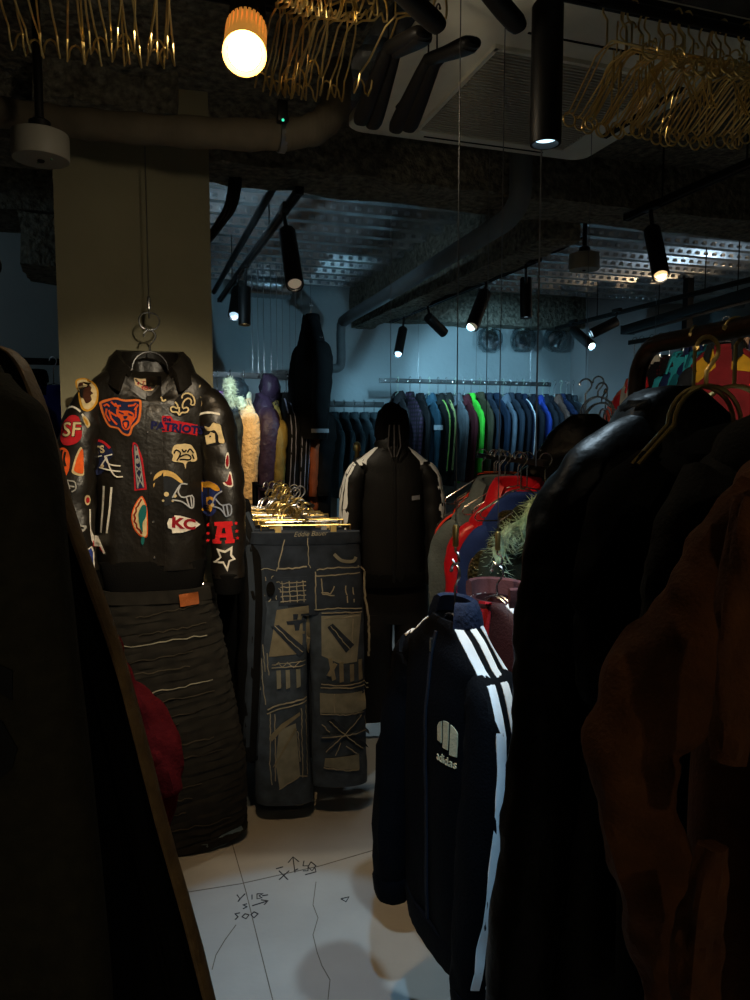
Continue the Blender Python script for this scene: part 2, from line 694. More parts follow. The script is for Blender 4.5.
def trousers(name, label, cat, loc, rz=0, group=None, *, mat, L=1.02, W=.2, hemw=.1, T=.045, seed=0, fold=.008, lod=1, band=None, flare=0.0):
    o = thing(name, label, cat, loc, rz, group)
    n, m = (28, 20) if lod else (16, 8)
    up = [(0, W * .93, T * .7, 0, 0), (-.04, W * .96, T * .75, 0, 0), (-.14, W * 1.0, T, 0, 0), (-.24, W * 1.04, T * 1.1, 0, 0), (-.29, W * .98, T * 1.0, 0, 0)]
    parts = [mk('hips', body_bm(up, n, m, fold=fold, seed=seed), mat, o)]
    for s in (-1, 1):
        c = W * .52
        lg = [(-.24, W * .5, T * 1.02, s * c, 0), (-.34, W * .485, T * 1.02, s * (c + .0), 0), (-.6, (W * .46 + hemw) / 2 - .0, T * .95, s * (c + .005 + flare * .4), 0), (-L + .03, hemw, T * .9, s * (c + .008 + flare), 0), (-L, hemw, T * .88, s * (c + .008 + flare), 0)]
        parts.append(mk('leg', body_bm(lg, 20 if lod else 12, 34 if lod else 8, fold=fold, seed=seed + s * 2), mat, o))
    if band is not None:
        bm = bmesh.new()
        rings = []
        for (dz, f) in ((.0, 1.0), (.0, 1.06), (-.02, 1.07), (-.04, 1.06), (-.04, 1.0)):
            rings.append([Vector((W * .945 * f * sp(math.cos(2 * math.pi * k / 40), .75), T * .74 * f * sp(math.sin(2 * math.pi * k / 40), .75), dz)) for k in range(40)])
        rings.append(rings[0])
        loft(bm, rings, False, False)
        bmesh.ops.remove_doubles(bm, verts=bm.verts[:], dist=1e-6)
        mk('waistband', fixn(bm), band, o)
    return o, parts


# ----------------------------------------------------------------- hangers
HC = {}


def hanger(kind, loc, rz, mat, label, group=None, name='clothes_hanger', W=.2, drop=.11, r=.0022):
    """Origin: the top of the hook, where it sits on its rail."""
    key = (kind, mat.name, W, drop, r)
    if key in HC:
        return dup(HC[key], loc, rz, label, group)
    o = thing(name, label, 'hanger', loc, rz, group)
    hr = .02
    hk = [Vector((0, 0, -drop)), Vector((0, 0, -.052))] + arc((0, 0, -.02), hr, -50, 175, 12)
    bm = bmesh.new()
    tube(bm, hk, r, 6)
    bmesh.ops.create_icosphere(bm, subdivisions=1, radius=r * 1.7, matrix=Matrix.Translation(hk[-1]))
    mk('hook', bm, mat, o)
    bm = bmesh.new()
    if kind == 'wire':
        pts = [(0, 0, -drop), (.03, 0, -drop - .006), (W * .95, 0, -drop - .075), (W, 0, -drop - .09), (W * .95, 0, -drop - .1), (-W * .95, 0, -drop - .1), (-W, 0, -drop - .09), (-W * .95, 0, -drop - .075), (-.03, 0, -drop - .006)]
        tube(bm, pts, r, 6, closed=True)
        mk('frame', bm, mat, o)
    elif kind == 'arched':
        for dy in (-.008, .008):
            pts = arc((0, dy, -drop - .06), .06, 0, 180, 12)
            pts = [Vector((W, dy, -drop - .12))] + pts + [Vector((-W, dy, -drop - .12))]
            tube(bm, pts, r, 6)
        mk('frame', bm, mat, o)
    elif kind == 'twin':        # arms of two parallel wires that turn back in a dropped loop
        for s in (-1, 1):
            a = [Vector((s * x, y, z)) for x, y, z in ((.0, .004, -drop), (.03, .011, -drop - .006), (W * .55, .015, -drop - .045), (W * .8, .017, -drop - .055), (W * .86, .018, -drop - .078), (W * .97, .019, -drop - .088), (W, .017, -drop - .08))]
            top = [Vector((s * (W + .004), .015 * math.cos(R(q)), -drop - .074 + .028 * math.sin(R(q)))) for q in range(0, 181, 30)]
            b = [Vector((v.x, -v.y, v.z)) for v in reversed(a)]
            tube(bm, a + top + b, r, 6)
        mk('frame', bm, mat, o)
    elif kind == 'loop':        # paired arms, each pair ending in an upright ring
        for sd in (-1, 1):
            for dy in (-.007, .007):
                tube(bm, [Vector((0, dy * .5, -drop)), Vector((sd * .035, dy, -drop - .004)), Vector((sd * (W - .05), dy, -drop - .072)), Vector((sd * (W - .03), dy, -drop - .08))], r, 6)
            tube(bm, [Vector((sd * (W - .03 + .006 * k / 16), .017 * math.sin(2 * math.pi * k / 16 + .4), -drop - .09 + .017 * math.cos(2 * math.pi * k / 16 + .4))) for k in range(17)], r, 6)
        mk('frame', bm, mat, o)
    elif kind == 'clip':
        tube(bm, [(-W, 0, -drop), (W, 0, -drop)], r * 1.3, 8)
        tube(bm, [(-W, 0, -drop + .001), (-W, 0, -drop - .02)], r, 6)
        tube(bm, [(W, 0, -drop + .001), (W, 0, -drop - .02)], r, 6)
        tube(bm, [(-.03, 0, -drop), (0, 0, -drop + .02), (.03, 0, -drop)], r, 6)
        mk('bar', bm, mat, o)
        for s in (-1, 1):
            bm = bmesh.new()
            for sy in (-1, 1):
                box(bm, (0, 0, 0), (.022, .003, .045), mat4=Matrix.Translation((s * W * .62, sy * .006, -drop - .022)) @ Matrix.Rotation(R(8 * sy), 4, 'X'))
            tube(bm, [(s * W * .62 - .012, 0, -drop), (s * W * .62 + .012, 0, -drop)], .006, 8)
            mk('clip', bm, mat, o)
    elif kind == 'broad':
        for s in (-1, 1):
            bm = bmesh.new()
            rings = []
            for (x, w, h, z) in ((0, .014, .014, 0), (.04, .017, .015, -.014), (.12, .021, .016, -.044), (.17, .023, .016, -.062), (.2, .023, .015, -.072), (.213, .019, .012, -.077), (.218, .01, .006, -.078)):
                rings.append([Vector((s * x * W / .2, w * sp(math.cos(2 * math.pi * k / 16), .8), -drop + z + h * sp(math.sin(2 * math.pi * k / 16), .8))) for k in range(16)])
            loft(bm, rings)
            mk('arm', fixn(bm), mat, o)
    HC[key] = o
    return o


# ----------------------------------------------------------- spot fixtures
warm_lens = EM('warm_lamp_lens', (255, 214, 150), 1.2)
cool_lens = EM('cool_lamp_lens', (190, 225, 245), .9)
bright_lens = EM('bright_lamp_lens', (190, 225, 245), 2.2)
dim_lens = EM('dim_lamp_lens', (255, 235, 205), .12)


def track(name, label, a, b, drop_rods=0, mat=None, w=.034, h=.03, group=None):
    a, b = Vector(a), Vector(b)
    d = b - a
    L_ = d.length
    c = (a + b) / 2
    o = thing(name, label, 'lighting track', c, math.atan2(d.y, d.x), group)
    bm = bevelled((0, 0, 0), (L_, w, h), .003)
    mk('rail_body', bm, mat or black_metal, o)
    bm = bmesh.new()
    box(bm, (0, 0, -h / 2 - .001), (L_ * .99, w * .3, .004))
    mk('slot', bm, dark_hole, o)
    for s in (-1, 1):
        mk('end_cap', bevelled((s * (L_ / 2 + .006), 0, 0), (.012, w * 1.1, h * 1.1), .003), mat or black_metal, o)
    if drop_rods:
        for k in range(drop_rods):
            x = L_ * ((k + .5) / drop_rods - .5)
            bm = bmesh.new()
            tube(bm, [(x, 0, h / 2), (x, 0, drop_top - c.z)], .004, 6)
            mk('suspension_rod', bm, mat or black_metal, o)
    return o


drop_top = 2.83


def spotlight(label, top, tip, attach, rad=.034, lens=None, power=0, col=(1, 1, 1), size=50, blend=.4, group=None, aim=None):
    """Cylindrical track head: can from top (rear) to tip (lens); attach: point under the track."""
    top, tip, attach = Vector(top), Vector(tip), Vector(attach)
    o = thing('track_spotlight', label, 'spotlight', attach, 0, group)
    ax = (tip - top)
    L_ = ax.length
    q = ax.normalized().to_track_quat('Z', 'Y').to_matrix().to_4x4()
    m4 = Matrix.Translation(top - attach) @ q
    bm = bmesh.new()
    lathe(bm, [(rad * .9, 0), (rad, .006), (rad, L_ - .004), (rad * .97, L_), (rad * .82, L_), (rad * .8, L_ - .02), (.001, L_ - .021)], 28, m4)
    mk('can', bm, black_metal, o)
    bm = bmesh.new()
    lathe(bm, [(.001, L_ - .018), (rad * .76, L_ - .018), (rad * .74, L_ - .012), (.001, L_ - .008)], 24, m4)
    mk('lens', bm, lens or dark_hole, o)
    mid = top + ax * .18 - attach
    bm = bmesh.new()
    tube(bm, [Vector((0, 0, 0)), Vector((0, 0, -.02)), mid * .5 + Vector((0, 0, -.01)), mid], .009, 8)
    mk('yoke', bm, black_metal, o)
    mk('adapter', bevelled((0, 0, .012), (.1, .03, .03), .003, math.pi / 2), black_metal, o)
    if power:
        li = bpy.data.lights.new('spot_beam', 'SPOT')
        li.energy = power
        li.color = col
        li.spot_size = R(size)
        li.spot_blend = blend
        li.shadow_soft_size = .025
        lo = bpy.data.objects.new('spot_beam', li)
        COL.objects.link(lo)
        d = (Vector(aim) - tip).normalized() if aim is not None else ax.normalized()
        lo.location = tip + ax.normalized() * .012
        lo.rotation_euler = d.to_track_quat('-Z', 'Y').to_euler()
    return o

# ==================================================================== ROOM
YW = 6.6
ZC = 2.84


def plane_box(name, lo, hi, mat, seg=0):
    bm = bmesh.new()
    c = [(a + b) / 2 for a, b in zip(lo, hi)]
    box(bm, c, [b - a for a, b in zip(lo, hi)])
    return struct(mk(name, bm, mat, smooth=False))


def concrete_floor():
    mt = M('polished_concrete', (150, 148, 142), .62, var=.16, vs=2.2, bump=.12, bs=60, spec=.3)
    nt = mt.node_tree
    return mt


floor = plane_box('floor', (-3.4, -2.2, -.06), (6.2, YW + .1, 0), concrete_floor())
plane_box('wall_back', (-3.4, YW, 0), (6.2, YW + .12, ZC), wallpaint)
plane_box('wall_left', (-3.4, -2.2, 0), (-3.28, YW, ZC), greywall)
plane_box('wall_right', (6.0, -2.2, 0), (6.12, YW, ZC), wallpaint)
plane_box('wall_front', (-3.4, -2.3, 0), (6.2, -2.2, ZC), greywall)

# partition at the right: grey face with a painted return
xa = PY(587, 400, YW - .3).x
xb = PY(688, 400, YW - .3).x
plane_box('wall_partition', (xa, YW - .3, 0), (xb, YW, ZC), greywall)
# alcove wall behind the column at far left
xl = PY(135, 300, 4.45).x
plane_box('wall_alcove', (-3.28, 4.45, 0), (xl, 4.6, ZC), wallpaint)

# column
YC = 2.88
c0, c1 = PY(62, 435, YC), PY(214, 435, YC)
col_o = plane_box('wall_column', (c0.x, YC, 0), (c1.x, YC + .5, ZC), plaster)

# steel deck ceiling
bm = bmesh.new()
per = .235
ys = []
y = -2.2
prof = []
while y < YW:
    prof += [(y, ZC), (y + .125, ZC), (y + .15, ZC - .055), (y + .21, ZC - .055)]
    y += per
prof.append((y, ZC))
vr = []
for x in (-3.4, 6.2):
    vr.append([bm.verts.new((x, yy, z)) for yy, z in prof] + [bm.verts.new((x, prof[-1][0], ZC + .1)), bm.verts.new((x, prof[0][0], ZC + .1))])
nv = len(vr[0])
for i in range(nv):
    j = (i + 1) % nv
    bm.faces.new((vr[0][i], vr[0][j], vr[1][j], vr[1][i]))
# embossed keys along the ribs
y = -2.2
while y < YW:
    if y > 2.9:
        x = -2.2
        while x < 5.2:
            box(bm, (x, y + .14, ZC - .034), (.03, .012, .022))
            x += .075
    y += per
fixn(bm)
struct(mk('ceiling', bm, deckm, smooth=False))


def lumpy(name, lo, hi, step=.09, amp=.025, mat=rock, seed=0):
    """Sprayed beam: a box with a rough lumpy skin."""
    bm = bmesh.new()
    box(bm, [(a + b) / 2 for a, b in zip(lo, hi)], [b - a for a, b in zip(lo, hi)])
    for ax in range(3):
        nrm = Vector((ax == 0, ax == 1, ax == 2))
        k = lo[ax] + step
        while k < hi[ax] - step * .3:
            bmesh.ops.bisect_plane(bm, geom=bm.verts[:] + bm.edges[:] + bm.faces[:], plane_co=nrm * k, plane_no=nrm)
            k += step
    bm.normal_update()
    for v in bm.verts:
        p = v.co
        d = amp * (N(p.x * 5 + seed, p.y * 5, p.z * 5) + .7 * N(p.x * 13, p.y * 13 + seed, p.z * 13))
        v.co = p + v.normal * d
    return struct(mk(name, bm, mat, ang=80))


yb0 = PZ(350, 176, 2.53).y
aL, aR = PZ(345, 131, 2.6).x, PZ(577, 165, 2.6).x
lumpy('trim_frontslab', (-3.3, -.5, 2.73), (aL - .04, yb0 + .02, ZC + .02), .09, .025, seed=15)
lumpy('trim_frontslab', (aR + .04, -.5, 2.73), (5.9, yb0 + .02, ZC + .02), .12, .025, seed=17)
lumpy('trim_frontbeam', (-3.3, 1.2, 2.6), (aL - .2, 1.75, 2.75), .08, .03, seed=18)
yb1 = PZ(350, 200, 2.53).y
lumpy('trim_crossbeam', (-3.3, yb0, 2.53), (6.0, yb1, ZC + .02), .08, .022)
zb = 2.45
x0 = PZ(331, 338, zb).x
x1 = PZ(389, 322, zb).x
lumpy('trim_longbeam', (x0, yb1, zb), (x1, YW, ZC + .02), .08, .022, seed=3)
lumpy('trim_wallbeam', (x1, YW - .25, 2.52), (xa, YW + .02, ZC + .02), .09, .022, seed=5)
xk = PY(24, 260, 4.2).x
lumpy('trim_alcovebeam', (-3.3, 4.0, 2.56), (xl, 4.5, ZC + .02), .1, .02, seed=8)
lumpy('trim_haunch', (xk, 4.0, 2.31), (xl, 4.5, 2.56), .08, .03, seed=9)
lumpy('trim_columncap', (c0.x - .05, YC - .12, 2.6), (c1.x - .12, YC + .02, ZC + .02), .06, .03, seed=11)

# floor joints, cracks and the setting-out marks
ink = M('marker_ink', (34, 32, 34), .8, var=.2, bump=0)
joint_m = M('floor_joint', (92, 86, 76), .9, bump=0)


def on_floor(name, strokes, w, mat, z=.0012):
    bm = bmesh.new()
    for pts in strokes:
        wp = [PZ(px, py, 0) for px, py in pts]
        vs, fs = stroke([(p.x, p.y) for p in wp], w)
        v = [bm.verts.new((x, y, z)) for x, y in vs]
        lo = [bm.verts.new((x, y, -.001)) for x, y in vs]
        for f in fs:
            bm.faces.new([v[i] for i in f])
        for i in range(len(vs) // 2 - 1):
            n = len(vs) // 2
            bm.faces.new((v[i], v[i + 1], lo[i + 1], lo[i]))
            bm.faces.new((v[n + i], v[n + i + 1], lo[n + i + 1], lo[n + i]))
    fixn(bm)
    o = mk(name, bm, mat, floor, smooth=False)
    return o


random.seed(4)
on_floor('joint', [[(232, 843), (246, 892), (259, 945), (274, 1005)], [(176, 894), (240, 884), (320, 866), (402, 842), (470, 826)]], .0028, joint_m)
crk = [[(316, 882), (313, 905), (318, 918), (313, 935), (317, 952), (322, 966), (330, 980), (328, 1000)], [(236, 925), (225, 940), (216, 955), (212, 970)], [(405, 780), (400, 800), (390, 830)]]
on_floor('crack', crk, .0024, joint_m)
mk_s = [
    [(279, 880), (289, 871)], [(279, 871), (288, 880)], [(276, 869), (283, 867)],                       # X
    [(295, 873), (293, 858)], [(288, 863), (293, 857), (299, 862)], [(294, 871), (298, 869)],           # arrow
    [(304, 861), (303, 866), (308, 866), (308, 871), (303, 871)], [(311, 862), (308, 867), (312, 871), (316, 866), (311, 862)], [(305, 875), (316, 872), (315, 868)],
    [(237, 895), (240, 899), (245, 894)], [(240, 899), (238, 902)],                                     # Y
    [(252, 895), (252, 900)], [(257, 894), (257, 899), (262, 898), (259, 896), (263, 894), (257, 894)], [(262, 896), (268, 895)],   # 1B
    [(247, 904), (243, 905), (247, 907), (243, 909)], [(252, 906), (268, 901)], [(261, 900), (268, 901), (264, 905)],
    [(240, 913), (235, 914), (238, 917), (235, 920)], [(245, 914), (242, 917), (246, 919), (249, 915), (245, 914)], [(254, 912), (251, 915), (254, 918), (258, 914), (254, 912)],
    [(341, 899), (349, 897), (346, 902), (341, 899)],
]
on_floor('setting_out_marks', mk_s, .0036, ink, .0016)

# ------------------------------------------------------------ air conditioner
za = 2.6
A0, A1 = PZ(345, 131, za), PZ(577, 165, za)
wA = A1.x - A0.x
o = thing('ceiling_air_conditioner', 'large off-white square cassette air conditioner with a slatted grille in the ceiling', 'air conditioner', (A0.x + wA / 2, A0.y - wA / 2, za))
bm = bmesh.new()
h = wA / 2
ring = []
for cx, cy, a in ((h - .06, h - .06, 0), (-h + .06, h - .06, 90), (-h + .06, -h + .06, 180), (h - .06, -h + .06, 270)):
    for k in range(7):
        ring.append(Vector((cx + .06 * math.cos(R(a + 15 * k)), cy + .06 * math.sin(R(a + 15 * k)), 0)))
loft(bm, [[p * 1.0 + Vector((0, 0, .035)) for p in ring], [p + Vector((0, 0, .006)) for p in ring], [p * .985 for p in ring]])
mk('panel', fixn(bm), plastic_white, o)
g0 = PZ(421, 127, za)
g1 = PZ(562, 147, za)
gx0, gx1 = g0.x - (A0.x + h), g1.x - (A0.x + h)
gy1 = g0.y - (A0.y - h)
gy0 = gy1 - (gx1 - gx0)
bm = bmesh.new()
fr = .012
box(bm, ((gx0 + gx1) / 2, (gy0 + gy1) / 2, -.003), (gx1 - gx0, gy1 - gy0, .006))
mk('grille_back', bm, M('grille_shadow', (40, 38, 33), .9, bump=0), o)
bm = bmesh.new()
ns = 34
for k in range(ns):
    y = gy0 + (k + .5) / ns * (gy1 - gy0)
    box(bm, ((gx0 + gx1) / 2, y, -.008), (gx1 - gx0, (gy1 - gy0) / ns * .5, .006))
mk('grille_slats', bm, plastic_grey, o)
bm = bmesh.new()
for a, b, c, d in ((gx0 - .01, gy0, .014, 0), (gx1 + .01, gy0, .014, 0)):
    box(bm, (a, (gy0 + gy1) / 2, -.006), (.014, gy1 - gy0 + .04, .012))
for yy in (gy0 - .01, gy1 + .01):
    box(bm, ((gx0 + gx1) / 2, yy, -.006), (gx1 - gx0 + .03, .014, .012))
mk('grille_frame', bm, plastic_white, o)
for s in (-1, 1):
    bm = bmesh.new()
    xx = (gx0 - .13) if s < 0 else min(gx1 + .09, h - .06)
    box(bm, (xx, (gy0 + gy1) / 2 - .05, -.002), (.03, .42, .008))
    mk('louvre_slot', bm, dark_hole, o)
    bm = bmesh.new()
    box(bm, ((gx0 + gx1) / 2, (gy1 + .075) if s > 0 else gy0 - .1, -.001), (.5, .006, .004))
    mk('panel_seam', bm, dark_hole, o)
bm = bmesh.new()
box(bm, (0, 0, .14), (wA * .86, wA * .86, .2))
mk('housing', bm, silver, o)

# ------------------------------------------------------------ pipes and ducts
pts = [P(-60, 104, 2.3), P(0, 112, 2.3), P(60, 121, 2.3), P(120, 127, 2.28), P(190, 132, 2.26), P(260, 135, 2.24), P(305, 132, 2.23), P(327, 120, 2.24), P(336, 100, 2.27), P(338, 70, 2.36)]
pts = crom([tuple(p) for p in pts], 40)
o = thing('wrapped_pipe', 'thick taupe fabric-wrapped pipe sagging across the ceiling in front of the column', 'pipe', pts[15])
bm = bmesh.new()
tube(bm, [Vector(p) - o.location for p in pts], [.045 + .003 * math.sin(i * 1.9) for i in range(40)], 18)
mk('wrap', bm, wrap, o)
bm = bmesh.new()
c = P(282, 134, 2.235) - o.location
lathe(bm, [(.05, -.012), (.053, -.01), (.053, .01), (.05, .012)], 24, Matrix.Translation(c) @ Matrix.Rotation(R(90), 4, 'Y'))
tube(bm, [c + Vector((0, 0, .05)), c + Vector((0, 0, .5))], .005, 6)
mk('clamp', bm, steel_wire, o)
o = thing('wall_thermostat_box', 'small dark sensor box with a green light clipped above the wrapped pipe', 'sensor', P(282, 112, 2.17))
mk('case', bevelled((0, 0, 0), (.03, .03, .06), .004), black_plastic, o)
bm = bmesh.new()
bmesh.ops.create_icosphere(bm, subdivisions=2, radius=.004, matrix=Matrix.Translation(P(283, 120, 2.15) - o.location))
mk('indicator', bm, EM('green_led', (60, 220, 170), 1.2), o)

pts = [P(521, 150, 3.0), P(521, 175, 3.02), P(519, 200, 3.1), P(508, 218, 3.25), PZ(490, 231, 2.44), PZ(440, 262, 2.44), PZ(380, 299, 2.44), PZ(345, 320, 2.44)]
end = pts[-1]
p = end
wal = PY(334, 330, p.y + .0)
down = Vector((end.x - .02, end.y + .05, 0))
z2 = 2.06
pts += [Vector((down.x, down.y, 2.36)), Vector((down.x, down.y, z2 + .06)), Vector((down.x - .02, down.y + .01, z2)), Vector((down.x - .1, down.y + .02, z2 - .01)), Vector((down.x - .3, down.y + .03, z2 - .012))]
pts = crom([tuple(q) for q in pts], 60)
o = thing('drain_pipe', 'grey drain pipe running under the long sprayed beam to the back wall', 'pipe', pts[30])
bm = bmesh.new()
tube(bm, [Vector(q) - o.location for q in pts], [.046 if i < 36 else .038 for i in range(60)], 16)
mk('tube', bm, M('grey_pipe', (92, 98, 100), .6, var=.1), o)

# short round duct at the back
dc = P(268, 284, 6.3)
o = thing('spiral_duct', 'short silver round duct under the deck at the back left', 'duct', dc)
bm = bmesh.new()
prof = []
for k in range(25):
    prof.append((.115 + .004 * (k % 2), -.19 + .38 * k / 24))
lathe(bm, prof, 32, Matrix.Rotation(R(90), 4, 'Y'))
mk('pipe', bm, silver, o)
bm = bmesh.new()
for s in (-1, 1):
    tube(bm, [Vector((s * .12, 0, .11)), Vector((s * .12, 0, ZC - dc.z - .02))], .004, 6)
mk('strap', bm, steel_wire, o)

# conduits and cables by the column
o = thing('conduit', 'thin dark conduit beside the lighting track right of the column', 'conduit', PZ(276, 182, 2.62))
bm = bmesh.new()
a, b = PZ(276, 182, 2.62), PZ(214, 292, 2.62)
tube(bm, [a - a, b - a], .02, 10)
mk('tube', bm, black_metal, o)
o = thing('cable_bundle', 'black cable bundle drooping down beside the top of the column', 'cable', P(236, 150, 3.0))
for k in range(3):
    bm = bmesh.new()
    q = [P(233 + 4 * k, 140, 3.0 + .02 * k), P(232 + 4 * k, 175, 3.02), P(227 + 4 * k, 205, 3.05), P(218 + 3 * k, 222, 3.1), P(208, 236 + 3 * k, 3.15), P(196, 244 + 3 * k, 3.2)]
    tube(bm, [Vector(v) - o.location for v in crom([tuple(v) for v in q], 24)], .011, 8)
    mk('cable', bm, black_plastic, o)
q = [PZ(585, 236, 2.6), PZ(560, 250, 2.56), PZ(540, 256, 2.54), PZ(520, 264, 2.53), PZ(505, 275, 2.53)]
bm = bmesh.new()
tube(bm, [Vector(v) for v in crom([tuple(v) for v in q], 20)], .006, 6)
tag(mk('power_cable', bm, black_plastic), 'thin black power cable strung from the round emergency light to the middle lighting track', 'cable')

# emergency lights


case_m = M('warm_grey_plastic', (128, 125, 114), .5, var=.05, bump=0)


def emergency(label, c, r, h, stem):
    o = thing('emergency_light', label, 'emergency light', c)
    bm = bmesh.new()
    lathe(bm, [(r * .86, h), (r * .98, h - .004), (r, h - .015), (r, .006), (r * .97, 0), (r * .1, -.001)], 40)
    mk('case', bm, case_m, o)
    bm = bmesh.new()
    lathe(bm, [(r * .12, .001), (r * .13, -.004), (r * .09, -.007), (r * .01, -.007)], 16)
    mk('lamp', bm, dark_hole, o)
    bm = bmesh.new()
    for k in (-1, 1):
        bmesh.ops.create_icosphere(bm, subdivisions=1, radius=.004, matrix=Matrix.Translation((r * .25 * k + .01, -.02 * k, -.001)))
    mk('test_button', bm, M('green_dot', (90, 120, 90), .5, bump=0), o)
    bm = bmesh.new()
    tube(bm, [(0, 0, h - .005), (0, 0, h + stem)], .012, 10)
    lathe(bm, [(.03, h - .002), (.03, h + .03), (.015, h + .04)], 16)
    mk('stem', bm, black_plastic, o)
    return o


e1 = P(41, 160, 2.15)
emergency('white round emergency light on a stem at the upper left before the column', e1, .078, .075, ZC - e1.z - .1)
e2 = P(584, 270, 4.0)
emergency('white round emergency light on a stem below the steel deck', e2, .08, .085, ZC - e2.z - .1)

# ------------------------------------------------------------ lighting tracks
zt = 2.5
TG = 'black lighting tracks under the ceiling'
track('lighting_track', 'black lighting track right beside the column, carrying three spotlights', PZ(299, 191, zt), PZ(220, 300, zt), 2)
track('lighting_track', 'black lighting track in the middle of the ceiling along the long beam', PZ(538, 259, zt), PZ(392, 321, zt), 2)
track('lighting_track', 'black lighting track at the right ending near the three plastic bags', PZ(780, 272, zt), PZ(557, 328, zt), 2)
track('lighting_track', 'short black lighting track at the upper right holding one warm spotlight', PZ(800, 141, zt), PZ(628, 217, zt), 2)
nt_a = PZ(540, -14, zt)
track('lighting_track', 'black lighting track along the top edge of the view above the wire hangers', nt_a, Vector((nt_a.x + 1.6, nt_a.y, zt)), 1)
a, b = PZ(790, 283, 2.42), PZ(628, 330, 2.42)
track('cable_tray', 'wide black steel channel under the right lighting track', a, b, 2, w=.12, h=.07)['category'] = 'cable tray'

WARM, COOL, BLUE = (1.0, .62, .27), (.62, .84, 1.0), (.36, .74, 1.0)
WP = 1.0
# near spot, pointing straight down
tp = PZ(548, 4, 2.42)
spotlight('large black cylinder spotlight hanging nearest the camera, lit cool white', tp, Vector((tp.x, tp.y, tp.z - .29)), tp + Vector((0, 0, .06)), .034, bright_lens, 64, COOL, 66, .7)
tpx = PZ(287, 226, 2.4)
# column-side track: three heads
spotlight('black spotlight nearest end of the track beside the column, tilted, its lens dim', P(287, 232, 3.15), P(295, 285, 2.95), PZ(284, 211, zt - .02), .036, dim_lens, 24, (1, .84, .6), 84, .7, aim=P(345, 640, 3.4))  # dim lens, yet throws a warm beam towards the floor
spotlight('black spotlight pointing straight down near the far end of the column-side track', P(244.5, 287, 4.4), P(244.5, 325, 4.4), PZ(246, 268, zt - .02), .036, warm_lens, 60, (1, .72, .4), 50, .6, aim=P(258, 490, 5.6))
spotlight('small black spotlight at the far end of the column-side track, lit', P(238, 290, 5.0), P(234, 316, 4.85), PZ(238, 278, zt - .02), .04, cool_lens, 60, COOL, 50, .6, aim=P(245, 395, 5.75))
# middle track
spotlight('black spotlight at the far left end of the middle track, aimed down', P(403, 329, 5.9), P(398, 354, 5.75), PZ(404, 317, zt - .02), .036, cool_lens, 55, BLUE, 76, .6, aim=PY(410, 410, YW))
spotlight('black spotlight second from the far end of the middle track, tilted right', P(428, 317, 5.6), P(444, 333, 5.75), PZ(428, 306, zt - .02), .038, dim_lens, 50, BLUE, 76, .6, aim=PY(490, 400, YW))
spotlight('black spotlight third along the middle track, tilted back to the left', P(485, 293, 4.75), P(472, 327, 4.6), PZ(486, 282, zt - .02), .042, dim_lens, 75, BLUE, 80, .6, aim=PY(310, 400, YW))
spotlight('black spotlight hanging straight down from the near end of the middle track', P(526, 278, 4.55), P(526, 318, 4.55), PZ(526, 264, zt - .02), .036, cool_lens, 70, COOL, 85, .6)
# right track
spotlight('black spotlight at the far end of the right track, tilted down right', P(573, 330, 6.2), P(592, 346, 6.0), PZ(573, 323, zt - .02), .04, dim_lens, 60, BLUE, 90, .6, aim=PY(580, 400, YW))
spotlight('black spotlight second from the far end of the right track, lens lit', P(617, 321, 5.8), P(591, 334, 5.8), PZ(617, 312, zt - .02), .04, cool_lens, 36, BLUE, 80, .6, aim=PY(470, 400, YW))
# upper-right head
spotlight('black spotlight with a warm lens on the short upper right track', P(652, 230, 3.3), P(661, 276, 3.15), PZ(651, 209, zt - .02), .036, warm_lens, 36, (1, .86, .66), 60, .5, aim=P(700, 390, 4.6))

# bare reflector bulb
bulb_a, bulb_b = P(246.5, 27, 1.67), P(244.5, 54, 1.58)
o = thing('reflector_bulb', 'glowing warm reflector bulb in a ribbed black holder at the top', 'lamp', bulb_a)
q = (bulb_b - bulb_a).normalized().to_track_quat('Z', 'Y').to_matrix().to_4x4()
Lb = (bulb_b - bulb_a).length
bm = bmesh.new()
lathe(bm, [(.03, -.02), (.036, 0), (.042, Lb * .45), (.046, Lb * .8), (.046, Lb), (.037, Lb), (.035, Lb - .008), (.001, Lb - .009)], 36, q)
for k in range(28):
    a = 2 * math.pi * k / 28
    box(bm, (0, 0, 0), (.004, .006, Lb * .8), mat4=q @ Matrix.Rotation(a, 4, 'Z') @ Matrix.Translation((.043, 0, Lb * .5)))
mk('reflector', bm, EM('amber_glass', (255, 176, 76), .3), o)
bm = bmesh.new()
lathe(bm, [(.0345, Lb - .006), (.033, Lb + .001), (.02, Lb + .004), (.001, Lb + .005)], 32, q)
mk('lens', bm, EM('bulb_glow', (255, 226, 165), 9), o)
bm = bmesh.new()
lathe(bm, [(.02, -.16), (.04, -.155), (.042, -.02), (.034, .0), (.001, .0)], 28, q)
tube(bm, [q @ Vector((0, 0, -.15)), q @ Vector((0, 0, -.17)), Vector((0, .1, zt - bulb_a.z))], .01, 8)
mk('holder', bm, black_metal, o)
li = bpy.data.lights.new('bulb_light', 'SPOT')
li.energy = 46
li.color = (1, .62, .28)
li.spot_size = R(102)
li.spot_blend = .9
li.shadow_soft_size = .035
lo = bpy.data.objects.new('bulb_light', li)
COL.objects.link(lo)
dd = (bulb_b - bulb_a).normalized()
lo.location = bulb_b + dd * .02
pl = bpy.data.lights.new('bulb_glow', 'POINT')
pl.energy = 4.5
pl.color = (1, .84, .6)
pl.shadow_soft_size = .04
po = bpy.data.objects.new('bulb_glow', pl)
COL.objects.link(po)
po.location = bulb_b + dd * .06
lo.rotation_euler = (PZ(300, 852, 0) - lo.location).normalized().to_track_quat('-Z', 'Y').to_euler()
